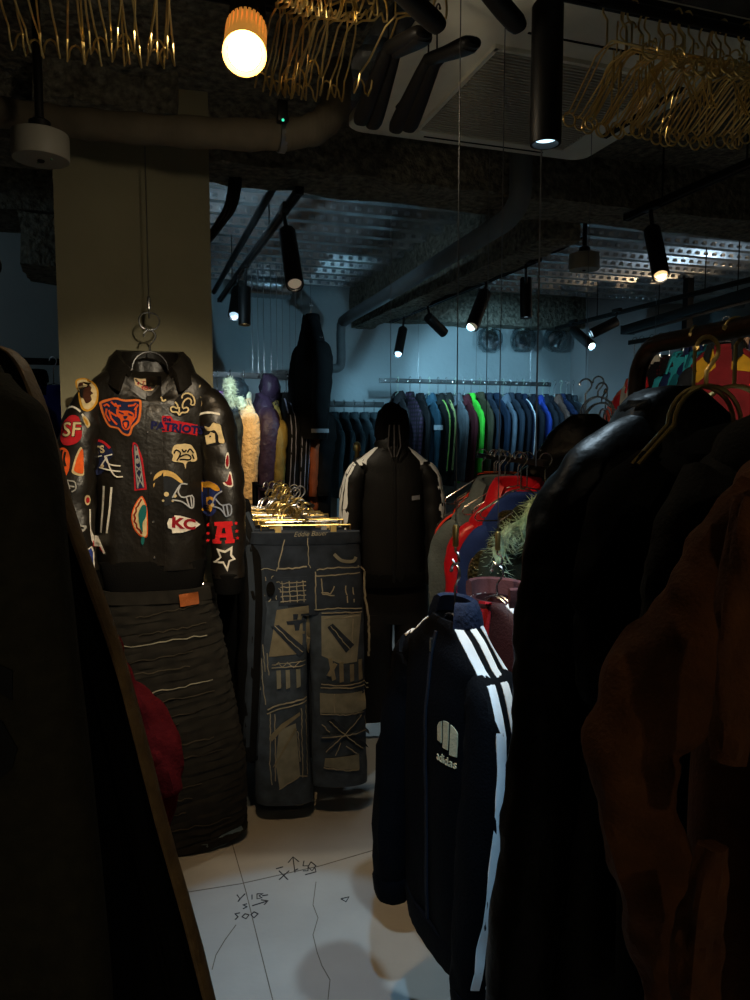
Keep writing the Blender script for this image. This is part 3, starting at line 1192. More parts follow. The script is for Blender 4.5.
track('lighting_track', 'black lighting track at the top left holding the bare bulb', Vector((bulb_a.x - .5, bulb_a.y + .1, zt + .02)), Vector((bulb_a.x + .3, bulb_a.y + .1, zt + .02)), 1)


def offlamp(loc, aim, power, col, size, blend=.5, soft=.03):
    """Unseen spot without a fixture; serves inferred shop lamps and added fill alike."""
    li = bpy.data.lights.new('unseen_spot', 'SPOT')
    li.energy = power
    li.color = col
    li.spot_size = R(size)
    li.spot_blend = blend
    li.shadow_soft_size = soft
    lo = bpy.data.objects.new('unseen_spot', li)
    COL.objects.link(lo)
    lo.location = loc
    lo.rotation_euler = (Vector(aim) - Vector(loc)).normalized().to_track_quat('-Z', 'Y').to_euler()


offlamp((.45, .55, 2.45), P(150, 530, 2.6), 160, (1, .86, .62), 38, .9)          # on the leather jacket
offlamp((.3, .8, 2.45), PZ(285, 1035, 0), 105, (.3, .64, 1), 27, .1)           # on the floor
offlamp((.7, -1.0, 2.5), (.7, -1.0, 0), 110, (1, .92, .78), 70, .5)     # added downlight, bounced off the floor to fill the ceiling
offlamp((-.9, -1.3, 2.5), (-.9, -1.3, 0), 70, (1, .92, .78), 70, .5)  # added likewise as bounce fill behind the camera
offlamp((-2.2, 3.0, 2.5), PY(30, 300, 4.45), 9, (.6, .85, 1), 80, .8)   # added unseen lamp to brighten the alcove wall

offlamp((.05, 3.62, 2.3), (1.6, 5.1, ZC), 26, (.5, .8, 1), 75, .9)    # added uplight for the steel deck, hidden behind the column
offlamp((4.9, 3.7, 2.2), (2.9, 5.0, ZC), 4.5, (.6, .82, 1), 110, .8)  # added unseen uplight, cool wash on the right of the deck
offlamp((5.0, 4.6, 2.2), (3.2, 4.9, ZC), 10, (1, .7, .4), 90, .8)  # added unseen uplight, warm, for the same stretch of deck

offlamp((-.45, -.7, 2.45), P(20, 720, .76), 9, (1, .86, .6), 40, .8)       # added faint fill on the near left clothes
offlamp((.75, -.8, 2.45), P(660, 700, .8), 8, (1, .82, .55), 46, .8)  # added faint fill on the near right clothes

# world: almost no ambient
w = bpy.data.worlds.new('world')
S.world = w
w.use_nodes = True
w.node_tree.nodes['Background'].inputs['Color'].default_value = (.5, .62, .7, 1)
w.node_tree.nodes['Background'].inputs['Strength'].default_value = .008

# clear wrapped discs high on the wall
clear = bpy.data.materials.new('clear_plastic')
clear.use_nodes = True
nt = clear.node_tree
nt.nodes.remove(nt.nodes['Principled BSDF'])
tr = nt.nodes.new('ShaderNodeBsdfTransparent')
tr.inputs['Color'].default_value = (.82, .88, .9, 1)
gl = nt.nodes.new('ShaderNodeBsdfGlossy')
gl.inputs['Roughness'].default_value = .12
lw = nt.nodes.new('ShaderNodeLayerWeight')
lw.inputs['Blend'].default_value = .35
mx = nt.nodes.new('ShaderNodeMixShader')
nz = nt.nodes.new('ShaderNodeTexNoise')
nz.inputs['Scale'].default_value = 26
bpn = nt.nodes.new('ShaderNodeBump')
bpn.inputs['Distance'].default_value = .05
tcn = nt.nodes.new('ShaderNodeTexCoord')
nt.links.new(tcn.outputs['Object'], nz.inputs['Vector'])
nt.links.new(nz.outputs['Fac'], bpn.inputs['Height'])
nt.links.new(bpn.outputs['Normal'], gl.inputs['Normal'])
nt.links.new(bpn.outputs['Normal'], lw.inputs['Normal'])
nt.links.new(lw.outputs['Facing'], mx.inputs['Fac'])
nt.links.new(tr.outputs[0], mx.inputs[1])
nt.links.new(gl.outputs[0], mx.inputs[2])
nt.links.new(mx.outputs[0], nt.nodes['Material Output'].inputs['Surface'])
ring_m = M('bag_card_ring', (70, 84, 90), .5)
for k, (px, nm) in enumerate(((490, 'leftmost of the three'), (523, 'middle one of the three'), (556, 'rightmost of the three'))):
    c = PY(px, 340, YW - .08)
    o = thing('plastic_bag', 'clear crinkled plastic bag hung high on the wall, ' + nm, 'plastic bag', c)
    bm = bmesh.new()
    rings = []
    for i in range(15):
        ph = R(-88 + 176 * i / 14)
        ring = []
        for j in range(36):
            a = 2 * math.pi * j / 36
            x, z, y = sp(math.cos(a), .7) * sp(math.cos(ph), .6), sp(math.sin(a), .7) * sp(math.cos(ph), .6), math.sin(ph)
            f = 1 + .10 * N(x * 4 + k * 9, z * 4, y * 3) + .05 * N(x * 11, z * 11 + k, y * 9)
            ring.append(Vector((x * .128 * f, y * .07 * f, z * .115 * f)))
        rings.append(ring)
    loft(bm, rings)
    mk('bag', fixn(bm), clear, o)
    mk('hang_tab', bevelled((0, .04, .11), (.03, .085, .03), .002), plastic_white, o)
    bm = bmesh.new()
    lathe(bm, [(.04, 0), (.05, -.02), (.085, -.012), (.09, 0), (.085, .014), (.05, .02), (.04, 0)], 32, Matrix.Rotation(R(90 + 8 * (k - 1)), 4, 'X') @ Matrix.Rotation(.3 * k, 4, 'Z'))
    for _ in range(26):  # added silver flakes standing in for glints on the crinkled plastic
        a = random.uniform(0, 6.28)
        rr = random.uniform(.0, .095)
        box(bm, (0, 0, 0), (random.uniform(.015, .035), .002, random.uniform(.02, .045)), mat4=Matrix.Translation((rr * math.cos(a), random.uniform(-.04, .02), rr * math.sin(a))) @ Matrix.Rotation(random.uniform(-1, 1), 4, 'Z') @ Matrix.Rotation(random.uniform(-1, 1), 4, 'X'))
    mk('rim_and_glints', bm, silver, o)

# ================================================================ FAR RACKS


def wire(name, label, px, py0, d, z0, group=None, r=.0016, top=ZC - .03, mat=None, xy=None):
    p = xy or P(px, py0, d)
    o_ = bmesh.new()
    tube(o_, [Vector((0, 0, 0)), Vector((0, 0, top - z0))], r, 6)
    o = mk(name, o_, mat or steel_wire)
    o.location = (p[0], p[1], z0)
    tag(o, label, 'wire', group)
    return o


def flat_rail(name, label, a, b, h=.04, w=.012, mat=None, n=0):
    a, b = Vector(a), Vector(b)
    d = b - a
    o = thing(name, label, 'clothes rail', (a + b) / 2, math.atan2(d.y, d.x))
    mk('bar', bevelled((0, 0, 0), (d.length, w, h), .003), mat or rail_m, o)
    if n:
        for k in range(n):
            bm = bmesh.new()
            x = d.length * ((k + .5) / n - .5)
            bmesh.ops.create_icosphere(bm, subdivisions=2, radius=.011, matrix=Matrix.Translation((x, -w / 2 - .004, 0)))
            mk('stud', bm, chrome, o)
    return o


# the rail in front of the back wall
YR = 6.12
ra, rb = PY(379, 383.5, YR), PY(551, 381.5, YR)
zr = (ra.z + rb.z) / 2
ra.z = rb.z = zr
flat_rail('clothes_rail', 'flat steel rail under the three plastic bags, packed with jackets', ra, rb, n=16)
for k, px in enumerate((418, 476, 530)):
    q = PY(px, 382, YR)
    wire('suspension_wire', 'thin wire holding up the packed rail at the back wall', 0, 0, 0, zr + .021, 'wires of the packed back rail', xy=(q.x, YR))

far = [
    # px, colour, label, options
    (398, (16, 15, 17), 'black jacket, leftmost on the packed back rail', {}),
    (410, 'plaid', 'dark purple plaid shirt on the packed back rail', {}),
    (420, (22, 22, 24), 'black jacket between purple plaid shirt and teal denim jacket', {}),
    (429, (44, 84, 104), 'teal blue denim jacket with a pale chest band on the back rail', dict(band=(150, 160, 165))),
    (438, (16, 20, 18), 'black jacket with one thin lime sleeve stripe on the back rail', dict(str_=(110, 150, 70))),
    (446, (26, 28, 24), 'dark jacket with two olive sleeve stripes on the back rail', dict(str_=(120, 130, 80))),
    (455, (108, 116, 122), 'light grey jacket on the back rail just left of the maroon one', {}),
    (464, (92, 30, 38), 'maroon jacket on the back rail next to the green one', {}),
    (471, (70, 210, 60), 'bright green jacket on the packed back rail', dict(extra=.12)),
    (480, (88, 84, 62), 'olive brown jacket right of the bright green one', {}),
    (488, (52, 66, 84), 'slate blue jacket right of the olive brown one', {}),
    (496, (34, 56, 84), 'navy jacket left of the pale grey-blue one on the back rail', {}),
    (503, (126, 142, 160), 'pale grey-blue jacket in the middle of the back rail', {}),
    (510, (58, 72, 88), 'grey slate jacket right of the pale grey-blue one', {}),
    (517, (26, 36, 52), 'dark navy jacket left of the white-striped navy one', {}),
    (523, (28, 48, 78), 'navy jacket with broken white sleeve stripe on the back rail', dict(str_=(210, 215, 220))),
    (530, (20, 28, 42), 'near-black navy jacket left of the royal blue one', {}),
    (537, (32, 66, 168), 'royal blue jacket on the packed back rail', {}),
    (543, (22, 30, 44), 'dark navy jacket right of the royal blue one', {}),
    (549, (16, 22, 34), 'blue-black jacket left of the brown one on the back rail', {}),
    (555, (112, 84, 74), 'dusty brown jacket on the packed back rail', {}),
    (561, (26, 44, 84), 'deep blue jacket right of the dusty brown one', {}),
    (567, (20, 26, 36), 'black jacket second from the right end of the packed back rail', {}),
    (573, (60, 70, 80), 'dark grey jacket at the right end of the packed back rail', {}),
]
purple_plaid = plaid('purple_plaid', (18, 14, 20), (60, 40, 62))
random.seed(12)
for k, (px, c, lab, op) in enumerate(far):
    q = PY(px, 383, YR)
    rz = R(-90 + random.uniform(-2, 2))
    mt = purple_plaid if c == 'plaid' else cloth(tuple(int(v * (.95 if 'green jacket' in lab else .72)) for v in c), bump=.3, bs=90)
    W = random.uniform(.19, .215)
    L = random.uniform(.68, .78)
    zz = zr - .125 - random.uniform(0, .02)
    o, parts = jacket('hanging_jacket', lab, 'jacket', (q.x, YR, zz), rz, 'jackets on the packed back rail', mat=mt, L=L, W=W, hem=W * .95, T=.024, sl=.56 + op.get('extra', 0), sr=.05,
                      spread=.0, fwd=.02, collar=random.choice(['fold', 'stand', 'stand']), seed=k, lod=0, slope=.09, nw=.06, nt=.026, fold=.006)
    if 'str_' in op:
        sleeve_stripes(o, parts, 1, W, .09, .56, 0, (-.008, .012) if 'olive' in lab else (0,), .012, cloth(op['str_']), .02)
    if 'band' in op:
        bm = bmesh.new()
        sv = parts[2]
        rings = []
        for dz, f in ((.02, 1.0), (.02, 1.06), (-.02, 1.06), (-.02, 1.0)):
            rings.append([Vector((W + .022 + .054 * f * math.cos(2 * math.pi * j / 14), -.004 + .034 * f * math.sin(2 * math.pi * j / 14), -.26 + dz)) for j in range(14)])
        loft(bm, rings)
        mk('sleeve_band', fixn(bm), cloth(op['band']), o)
    hanger('arched', (q.x, YR, zr + .04), rz, wood_hanger if k % 3 == 0 else chrome, 'jacket hanger hooked on the packed rail at the back wall', 'hangers on the packed back rail', W=.17, drop=.145, r=.003)
# one bare pale hanger sticking out at the right end
q = PY(577, 383, YR)
hanger('broad', (PY(553, 383, YR).x, YR + .02, zr + .035), R(-20), M('pale_hanger', (120, 140, 140), .6), 'bare pale wooden hanger jutting out past the right end of the back rail', W=.26, drop=.14)

# lower rail left of it with bare hangers and slate jackets
la, lb = PY(326, 404, 6.35), PY(384, 405, 6.35)
lb.z = la.z
flat_rail('clothes_rail', 'low flat grey rail on the back wall with slate jackets', la, lb, h=.05)
for k, px in enumerate((334, 344, 354, 364, 374)):
    q = PY(px, 404, 6.35)
    rz = R(-86)
    hanger('arched', (q.x, 6.35, la.z + .04), rz, chrome, 'thin hanger on the low rail by the drain pipe', 'hangers on the low grey rail', W=.17, drop=.145, r=.003)
    jacket('hanging_jacket', 'slate grey jacket on the low rail left of the black track jacket', 'jacket', (q.x, 6.35, la.z - .11), rz, 'slate jackets on the low grey rail', mat=cloth((36, 46, 50), bump=.3, bs=90),
           L=.7, W=.2, hem=.2, T=.026, sl=.5, sr=.05, spread=0, collar='stand', seed=k + 40, lod=0, nw=.06, nt=.03, fold=.006)

# ------------------------------------------------------------ back-left rail
YB = 5.72
ba, bb = PY(205, 374.5, YB), PY(323, 377.5, YB)
zb2 = (ba.z + bb.z) / 2
ba.z = bb.z = zb2
flat_rail('clothes_rail', 'flat steel rail at the back left carrying winter coats', ba, bb, h=.045, n=8)
bright = random.Random(3)
for k in range(9):
    px = 252 + k * 6.2
    q = PY(px, 377, YB + .1)
    wire('suspension_wire', 'fine wire in the cluster dropping from the deck to the coat rail', 0, 0, 0, zb2 - .01, 'fine wires above the coat rail', xy=(q.x, YB + .06 + .02 * (k % 3)), r=.0022)

lilac = M('lilac_nylon', (132, 92, 140), .45, var=.2, bump=.6, bs=14, bd=.03)
purple = M('purple_nylon', (44, 32, 50), .5, var=.2, bump=.6, bs=14, bd=.03)
camo = M('dark_camo', (38, 48, 52), .7, var=.9, vs=22, bump=.4, bs=30)
cream = M('cream_plush', (222, 184, 128), .95, var=.15, vs=20, bump=.9, bs=38, bd=.03, sheen=.3)
mustard = M('mustard_nylon', (104, 88, 40), .7, var=.25, bump=.6, bs=16, bd=.03)
rust = M('rust_lining', (104, 48, 18), .7, var=.2, bump=.5, bs=18)
fur_l = M('pale_fur', (205, 205, 165), .95, var=.25, vs=40, bump=0, sheen=.4)
cg = 'winter coats on the back left rail'


def coat(px, lab, mt, W=.22, L=.85, T=.05, sl=.62, collar='stand', cm=None, dz=.165, rz=-88, seed=0, **k):
    q = PY(px, 377, YB)
    o, pr = jacket('winter_coat', lab, 'coat', (q.x, YB, zb2 - dz), R(rz), cg, mat=mt, L=L, W=W, hem=W, T=T, sl=sl, sr=.08, spread=.0, fwd=.02, collar=collar, cmat=cm, seed=seed, lod=1, slope=.12, fold=.016, nw=.07, nt=.045, **k)
    hanger('arched', (q.x, YB, zb2 + .042), R(rz), chrome, 'coat hanger hooked on the back left rail', 'hangers on the coat rail', W=.17, drop=.15, r=.003)
    return o, pr


coat(217, 'shiny lilac puffer coat next to the column at the back left', lilac, sl=.6, seed=51)
o, pr = coat(230, 'dark camouflage parka with a pale fur-trimmed hood', camo, collar='hood', seed=52)
fur_ring(o, fur_l, [(.15, .0, -.08), (.14, -.02, .02), (.1, -.02, .09), (0, .0, .11), (-.1, .02, .08), (-.14, .02, 0), (-.13, .02, -.08)], .03, .035, 1600)
o, pr = coat(244, 'cream plush coat glowing in the light at the back left', cream, T=.075, sl=.66, collar='stand', cm=fur_l, seed=53)
fur_ring(o, fur_l, [(.15, -.03, -.09), (.1, -.05, -.02), (0, -.05, .03), (-.1, .0, .0)], .03, .02, 500, 5)
coat(262, 'dull purple puffer coat with a high round collar right of the cream one', purple, T=.085, sl=.6, collar='hood', seed=54, dz=.13)
coat(272, 'mustard olive quilted coat below the purple one', mustard, T=.06, seed=55, dz=.21)
for k, (px, lab) in enumerate(((286, 'black coat with pale piping lines, left of a pair on the coat rail'), (296, 'black coat with pale piping lines, right of a pair on the coat rail'))):
    o, pr = coat(px, lab, black_cloth, T=.055, seed=56 + k)
    sleeve_stripes(o, pr, 1, .22, .12, .62, 0, (-.03, .0, .03), .006, cloth((92, 92, 104)), .02)
o, pr = coat(306, 'dark coat with rust orange lining and a brown collar near the drain pipe', rust, T=.05, seed=59)
o, pr = coat(316, 'heavy black coat with a brown fur collar, rightmost on the coat rail', black_cloth, T=.08, W=.24, L=.95, seed=60, dz=.16)
fur_ring(o, M('brown_fur', (70, 60, 44), .95, bump=0), [(.15, -.06, -.08), (.1, -.07, -.01), (0, -.05, .02), (-.1, .0, .0)], .035, .02, 500, 8)
# tall black coat hung higher
q = PY(311, 330, YB - .3)
o, pr = jacket('long_coat', 'tall black coat hung high beside the drain pipe at the back left', 'coat', (q.x, YB - .3, 2.33), R(-78), None, mat=black_cloth, L=.86, W=.17, hem=.19, T=.075, sl=.7, sr=.08, spread=.02, collar='stand', seed=61, slope=.16)
for s in (0, 1):
    bm = bmesh.new()
    rings = []
    sx = (1, -1)[s]
    for dz, f in ((.014, 1.0), (.014, 1.1), (-.014, 1.1), (-.014, 1.0)):
        rings.append([Vector((sx * .20 + .062 * f * math.cos(2 * math.pi * j / 16), -.03 + .056 * f * math.sin(2 * math.pi * j / 16), -.80 + dz)) for j in range(16)])
    loft(bm, rings)
    mk('cuff_trim', fixn(bm), cloth((110, 110, 112)), o)
q = o.location
hanger('arched', (q.x, q.y, q.z + .13), R(-78), chrome, 'hanger of the tall black coat hung high by the drain pipe', W=.17, drop=.15, r=.003)
wire('suspension_wire', 'wire holding the tall black coat beside the drain pipe', 0, 0, 0, q.z + .12, xy=(q.x, q.y))

# dark clothes and the blue one in the alcove left of the column
za2 = PY(40, 357, 3.75).z - .02
aa, ab = PY(-60, 357, 3.75), PY(100, 357, 3.75)
flat_rail('clothes_rail', 'dark rail behind the column at the far left', (aa.x, 3.75, za2), (ab.x, 3.75, za2), h=.03, mat=black_metal)
for k, px in enumerate((2, 20, 36, 78, 92)):
    q = PY(px, 360, 3.75)
    jacket('hanging_jacket', 'black jacket in the dark alcove left of the column', 'jacket', (q.x, 3.75, za2 - .08), R(-86), 'black jackets in the dark alcove', mat=black_cloth, L=.75, W=.2, hem=.2, T=.05, sl=.58, sr=.06, spread=0, collar='stand', seed=70 + k, lod=0, nw=.06, nt=.04)
q = PY(52, 400, 3.6)
jacket('hanging_jacket', 'deep blue jacket in the dark alcove left of the column', 'jacket', (q.x, 3.6, za2 - .16), R(-35), None, mat=cloth((20, 34, 110), bump=.3), L=.8, W=.18, hem=.2, T=.06, sl=.6, sr=.07, spread=.02, collar='stand', seed=77)
hanger('wire', (q.x, 3.72, za2 + .02), R(-35), chrome, 'hanger of the deep blue jacket left of the column', W=.17, drop=.12)

# ------------------------------------------------------------- middle rail
ma, mb = P(546, 474, 2.25), P(478, 462, 3.15)
zm = 1.415
flat_rail('clothes_rail', 'short round-studded rail among the bright jackets in the middle', (ma.x, ma.y, zm), (mb.x, mb.y, zm), h=.02, w=.02, mat=black_metal)
for k, t in enumerate((.12, .85)):
    p = Vector((ma.x, ma.y, zm)).lerp(Vector((mb.x, mb.y, zm)), t)
    wire('suspension_wire', 'wire carrying the rail of bright jackets, ' + ('nearer' if k == 0 else 'farther') + ' of two', 0, 0, 0, zm + .01, xy=(p.x, p.y))
red_satin = M('red_satin', (205, 26, 44), .32, var=.15, bump=.3, bs=16, bd=.02, spec=.5)
sequin = M('olive_sequin', (70, 66, 40), .3, .4, var=.5, vs=70, bump=1.0, bs=90, kind='voronoi', bd=.02)
fuzzy = M('green_white_fuzz', (170, 205, 182), .95, var=.6, vs=30, bump=0, sheen=.4)
mid = [
    (500, 2.92, cloth((196, 92, 30)), 'orange jacket at the far left of the bright middle rail', .17),
    (494, 2.86, black_nylon, 'black jacket with orange neighbour on the middle rail', .16),
    (496, 2.80, cloth((222, 58, 34)), 'coral red jacket showing one shoulder on the middle rail', .16),
    (499, 2.72, black_cloth, 'black jacket between the coral red and the denim one', .165),
    (500, 2.62, cloth((96, 112, 122), bump=.4, bs=120), 'faded grey-blue denim jacket on the middle rail', .17),
    (518, 2.53, red_satin, 'shiny crimson satin jacket on the middle rail', .165),
    (527, 2.44, cloth((36, 64, 140)), 'blue ruffled top left of the fuzzy green cardigan', .145),
]
mg = 'bright jackets on the middle rail'
for k, (px, d, mt, lab, W) in enumerate(mid):
    p = P(px, 480, d)
    zz = zm - .10
    o, pr = jacket('hanging_jacket', lab, 'jacket', (p.x, p.y, zz), R(-28 + k), mg, mat=mt, L=.68, W=W, hem=W, T=.03, sl=.52, sr=.055, spread=.01, fwd=.02, collar=('stand', 'stand', 'stand', 'fold', 'fold', 'fold', 'none')[k], seed=80 + k, lod=1, slope=.10, nw=.065, nt=.03, fold=.008)
    hanger('wire', (p.x, p.y, zm + .03), R(-28 + k), chrome, 'chrome wire hanger on the rail of bright jackets', 'hangers on the middle rail', W=.15, drop=.115, r=.0024)
for k, (px, d) in enumerate(((521, 2.38), (505, 2.57), (482, 2.97))):
    p = P(px, 480, d)
    hanger('wire', (p.x, p.y, zm + .03), R(-10), chrome, 'chrome wire hanger on the rail of bright jackets', 'hangers on the middle rail', W=.15, drop=.115, r=.0024)
# fuzzy cardigan over a sequin dress
p = P(531, 492, 2.34)
o, pr = jacket('sequin_dress', 'olive sequin dress under the fuzzy cardigan on the middle rail', 'dress', (p.x, p.y, zm - .15), R(-8), None, mat=sequin, L=.78, W=.14, hem=.17, T=.04, sl=.3, sr=.045, spread=.0, collar='none', seed=90, nw=.09, nt=.03)
o, pr = jacket('fuzzy_cardigan', 'fuzzy green and white cardigan in front on the middle rail', 'cardigan', (p.x + .02, p.y - .05, zm - .13), R(-8), None, mat=cloth((38, 48, 40)), L=.22, W=.15, hem=.15, T=.04, sl=.42, sr=.05, spread=-.01, collar='none', seed=91, nw=.085, nt=.035)
fur_ring(o, fuzzy, [(-.075, -.05, -.14), (-.085, -.05, -.06), (-.06, -.03, .0), (0, .01, .02), (.06, -.03, 0), (.085, -.05, -.06), (.06, -.06, -.14), (0, -.065, -.17)], .012, .034, 900, 11, 'fuzz_neck', .0017)
fur_ring(o, fuzzy, [(-.08, -.03, -.05), (-.14, -.02, -.1), (-.165, -.02, -.22), (-.165, -.02, -.36), (-.16, -.02, -.52)], .022, .04, 1000, 12, 'fuzz_sleeve', .0017)
fur_ring(o, fuzzy, [(.08, -.03, -.05), (.14, -.02, -.1), (.165, -.02, -.22), (.165, -.02, -.36), (.16, -.02, -.52)], .022, .04, 900, 13, 'fuzz_sleeve', .0017)
hanger('wire', (p.x + .02, p.y - .05, zm + .03), R(-8), chrome, 'chrome hanger holding the fuzzy green cardigan', None, W=.15, drop=.13, r=.0024)

# ------------------------------------------------- rail behind the bronze rack
za3 = 2.11
ga, gb = P(628, 362, 5.0), P(790, 352, 3.9)
flat_rail('clothes_rail', 'dark rail behind the bronze clothes rack at the right', (ga.x, ga.y, za3), (gb.x, gb.y, za3), h=.03, mat=black_metal)
for k, t in enumerate((.2, .8)):
    p_ = Vector((ga.x, ga.y, za3)).lerp(Vector((gb.x, gb.y, za3)), t)
    wire('suspension_wire', 'wire of the dark rail behind the bronze rack, ' + ('farther' if k == 0 else 'nearer') + ' of two', 0, 0, 0, za3 + .015, xy=(p_.x, p_.y))
gal = [
    (634, cloth((226, 92, 66)), 'orange red shirt at the left end behind the bronze rack'),
    (641, cloth((196, 34, 40)), 'red jacket behind the bronze rack beside the orange red shirt'),
    (651, cloth((206, 196, 176)), 'cream jacket behind the bronze rack'),
    (660, cloth((26, 24, 26)), 'black jacket behind the bronze rack next to the cream one'),
    (669, plaid('red_plaid', (24, 18, 18), (110, 34, 36), 14), 'dark red patterned shirt behind the bronze rack'),
    (683, cloth((58, 184, 196)), 'bright turquoise jacket behind the bronze rack'),
    (693, cloth((34, 48, 92)), 'navy jacket right of the turquoise one'),
    (703, cloth((28, 112, 124)), 'dark teal jacket right of the navy one'),
    (738, cloth((44, 110, 150)), 'mid blue jacket right of the red and yellow one'),
    (745, cloth((60, 52, 78)), 'dull violet jacket behind the bronze rack near the right edge'),
    (753, cloth((214, 168, 134)), 'peach jacket at the right edge behind the bronze rack'),
]
for k, (px, mt, lab) in enumerate(gal):
    t = (px - 628) / (790 - 628)
    t = t / (t + (1 - t) * 3.9 / 5.0)
    p = Vector((ga.x, ga.y, 0)).lerp(Vector((gb.x, gb.y, 0)), t)
    dz = (.28, .24, .15, .15, .17, .14, .12, .12, .12, .12, .12)[k]
    jacket('hanging_jacket', lab, 'jacket', (p.x, p.y, za3 - dz), R(-84), 'jackets behind the bronze rack', mat=mt, L=.62, W=.19, hem=.19, T=.024, sl=.52, sr=.05, spread=0, fwd=.02, collar=('stand', 'fold')[k % 2], seed=110 + k, lod=0, slope=.08, nw=.06, nt=.026, fold=.006)
    hanger('wire', (p.x, p.y, za3 + .03), R(-84), chrome, 'chrome hanger on the dark rail behind the bronze rack', 'hangers behind the bronze rack', W=.16, drop=max(.1, dz + .0), r=.0026)
# red, yellow and black jacket facing out
p = P(724, 372, 4.1)
o, pr = jacket('colour_block_jacket', 'red, yellow and black colour-block jacket facing out behind the bronze rack', 'jacket', (p.x, p.y, za3 - .12), R(-60), None, mat=cloth((120, 26, 30)), sleeve=cloth((24, 26, 30)), L=.66, W=.18, hem=.19, T=.045, sl=.5, sr=.055, spread=.01, collar='fold', cmat=cloth((30, 34, 34)), seed=130, nw=.06, nt=.04)
bv = bvh_of([pr[0]])
yel = cloth((196, 146, 30))
applique('yoke_panel', [poly([(-.155, -.1), (-.05, -.02), (-.03, -.12), (-.12, -.2), (-.165, -.2)])], bv, yel, o, th=.003)
applique('yoke_panel', [poly([(.05, -.02), (.155, -.1), (.165, -.16), (.05, -.14)])], bv, yel, o, th=.003)
applique('hem_panel', [poly([(-.19, -.42), (.0, -.5), (.0, -.66), (-.19, -.66)])], bv, yel, o, th=.003)
hanger('wire', (p.x, p.y, za3 + .03), R(-60), chrome, 'chrome hanger of the colour-block jacket', None, W=.16, drop=.13, r=.0026)

# =================================================== LEATHER PATCH JACKET
DJ = 2.62
SJ = DJ / F
pj = P(150, 352, DJ)
cx0, cy0 = 150, 352


def J(px, py):
    return ((px - cx0) * SJ, (cy0 - py) * SJ)


def Z1(x, y):
    return J(60 + x / 7.5, 340 + y / 7.5)


def Z2(x, y):
    return J(140 + x / 7.5, 350 + y / 7.5)


def Z3(x, y):
    return J(60 + x / 7.5, 450 + y / 7.5)


def Z4(x, y):
    return J(140 + x / 7.14, 450 + y / 7.14)


JZ = R(-4)
o = thing('leather_jacket', 'black leather jacket covered in colourful embroidered team patches hanging on the column', 'jacket', pj, JZ)
patch_jacket = o
rows = [(-.03, .092, .055, 0, 0), (-.045, .115, .06, 0, 0), (-.07, .155, .065, 0, 0), (-.1, .195, .068, 0, 0), (-.135, .216, .072, 0, 0), (-.2, .208, .085, 0, 0), (-.35, .195, .09, 0, 0), (-.55, .185, .09, -.005, 0), (-.70, .18, .085, -.005, 0), (-.76, .175, .08, -.005, 0)]
bmj = body_bm(rows, 64, 70, fold=.012, seed=2, ff=11)
for v in bmj.verts:      # open neckline: the front dips between the collar wings
    if v.co.z > -.17 and v.co.y < .03:
        k_ = min(1, max(0, (.03 - v.co.y) / .08)) * math.exp(-(v.co.x / .085) ** 2) * min(1, (v.co.z + .17) / .09)
        v.co.z -= .095 * k_
body = mk('body', bmj, leather, o)
s1 = [(-.155, 0, -.15, .04, .055), (-.2, 0, -.18, .058, .07), (-.232, -.02, -.29, .07, .08), (-.252, -.045, -.45, .068, .075), (-.25, -.075, -.62, .06, .068), (-.235, -.09, -.75, .055, .06)]
s2 = [(.155, 0, -.15, .04, .055), (.2, 0, -.18, .058, .07), (.224, -.02, -.29, .068, .08), (.243, -.045, -.45, .068, .075), (.25, -.075, -.62, .062, .068), (.25, -.09, -.79, .055, .06)]
svl = mk('sleeve', sleeve_bm(s1, 22, 40, seed=3, wr=.010), leather, o)
svr = mk('sleeve', sleeve_bm(s2, 22, 40, seed=5, wr=.010), leather, o)
for sv, e in ((svl, s1[-1]), (svr, s2[-1])):
    bm = bmesh.new()
    rings = []
    for dz, f in ((.02, .96), (.015, 1.02), (-.05, .86), (-.055, .8), (-.055, .6), (-.02, .6)):
        rings.append([Vector((e[0] + e[3] * f * math.cos(2 * math.pi * j / 40) * (1 + .03 * (j % 2)), e[1] + e[4] * f * math.sin(2 * math.pi * j / 40) * (1 + .03 * (j % 2)), e[2] + dz)) for j in range(40)])
    loft(bm, rings)
    mk('cuff', fixn(bm), black_cloth, sv)
bm = bmesh.new()
rings = []
for dz, f in ((.03, 1.0), (.02, 1.05), (-.07, .95), (-.08, .92), (-.08, .85), (-.02, .85)):
    rings.append([Vector((-.005 + .176 * f * sp(math.cos(2 * math.pi * j / 100), .75) * (1 + .008 * (j % 2)), .08 * f * sp(math.sin(2 * math.pi * j / 100), .75) * (1 + .02 * (j % 2)), -.755 + dz)) for j in range(100)])
loft(bm, rings)
mk('hem_band', fixn(bm), black_cloth, o)
collar_fold(o, .1, .065, leather, h=.045, fall=.07, point=.012, gap=40, z=-.03, dip=.045, wide=1.25)
bvb, bvl, bvr = bvh_of([body]), bvh_of([svl]), bvh_of([svr])
bva = bvh_of([body, svl, svr])

# thread colours
PM = {}


def pc(c, **k):
    k.setdefault('rough', .85)
    if c not in PM:
        PM[c] = M('patch_%02x%02x%02x' % c, c, var=.15, vs=60, bump=.35, bs=160, kind='wave', **k)
    return PM[c]


cream_p, orange_p, navy_p, red_p, white_p, gold_p, teal_p, brown_p, black_p, grey_p, blue_p = (206, 186, 140), (214, 84, 30), (24, 32, 66), (176, 26, 36), (226, 222, 210), (196, 142, 40), (22, 98, 96), (66, 34, 20), (22, 20, 20), (150, 150, 146), (40, 58, 128)
ST = .012


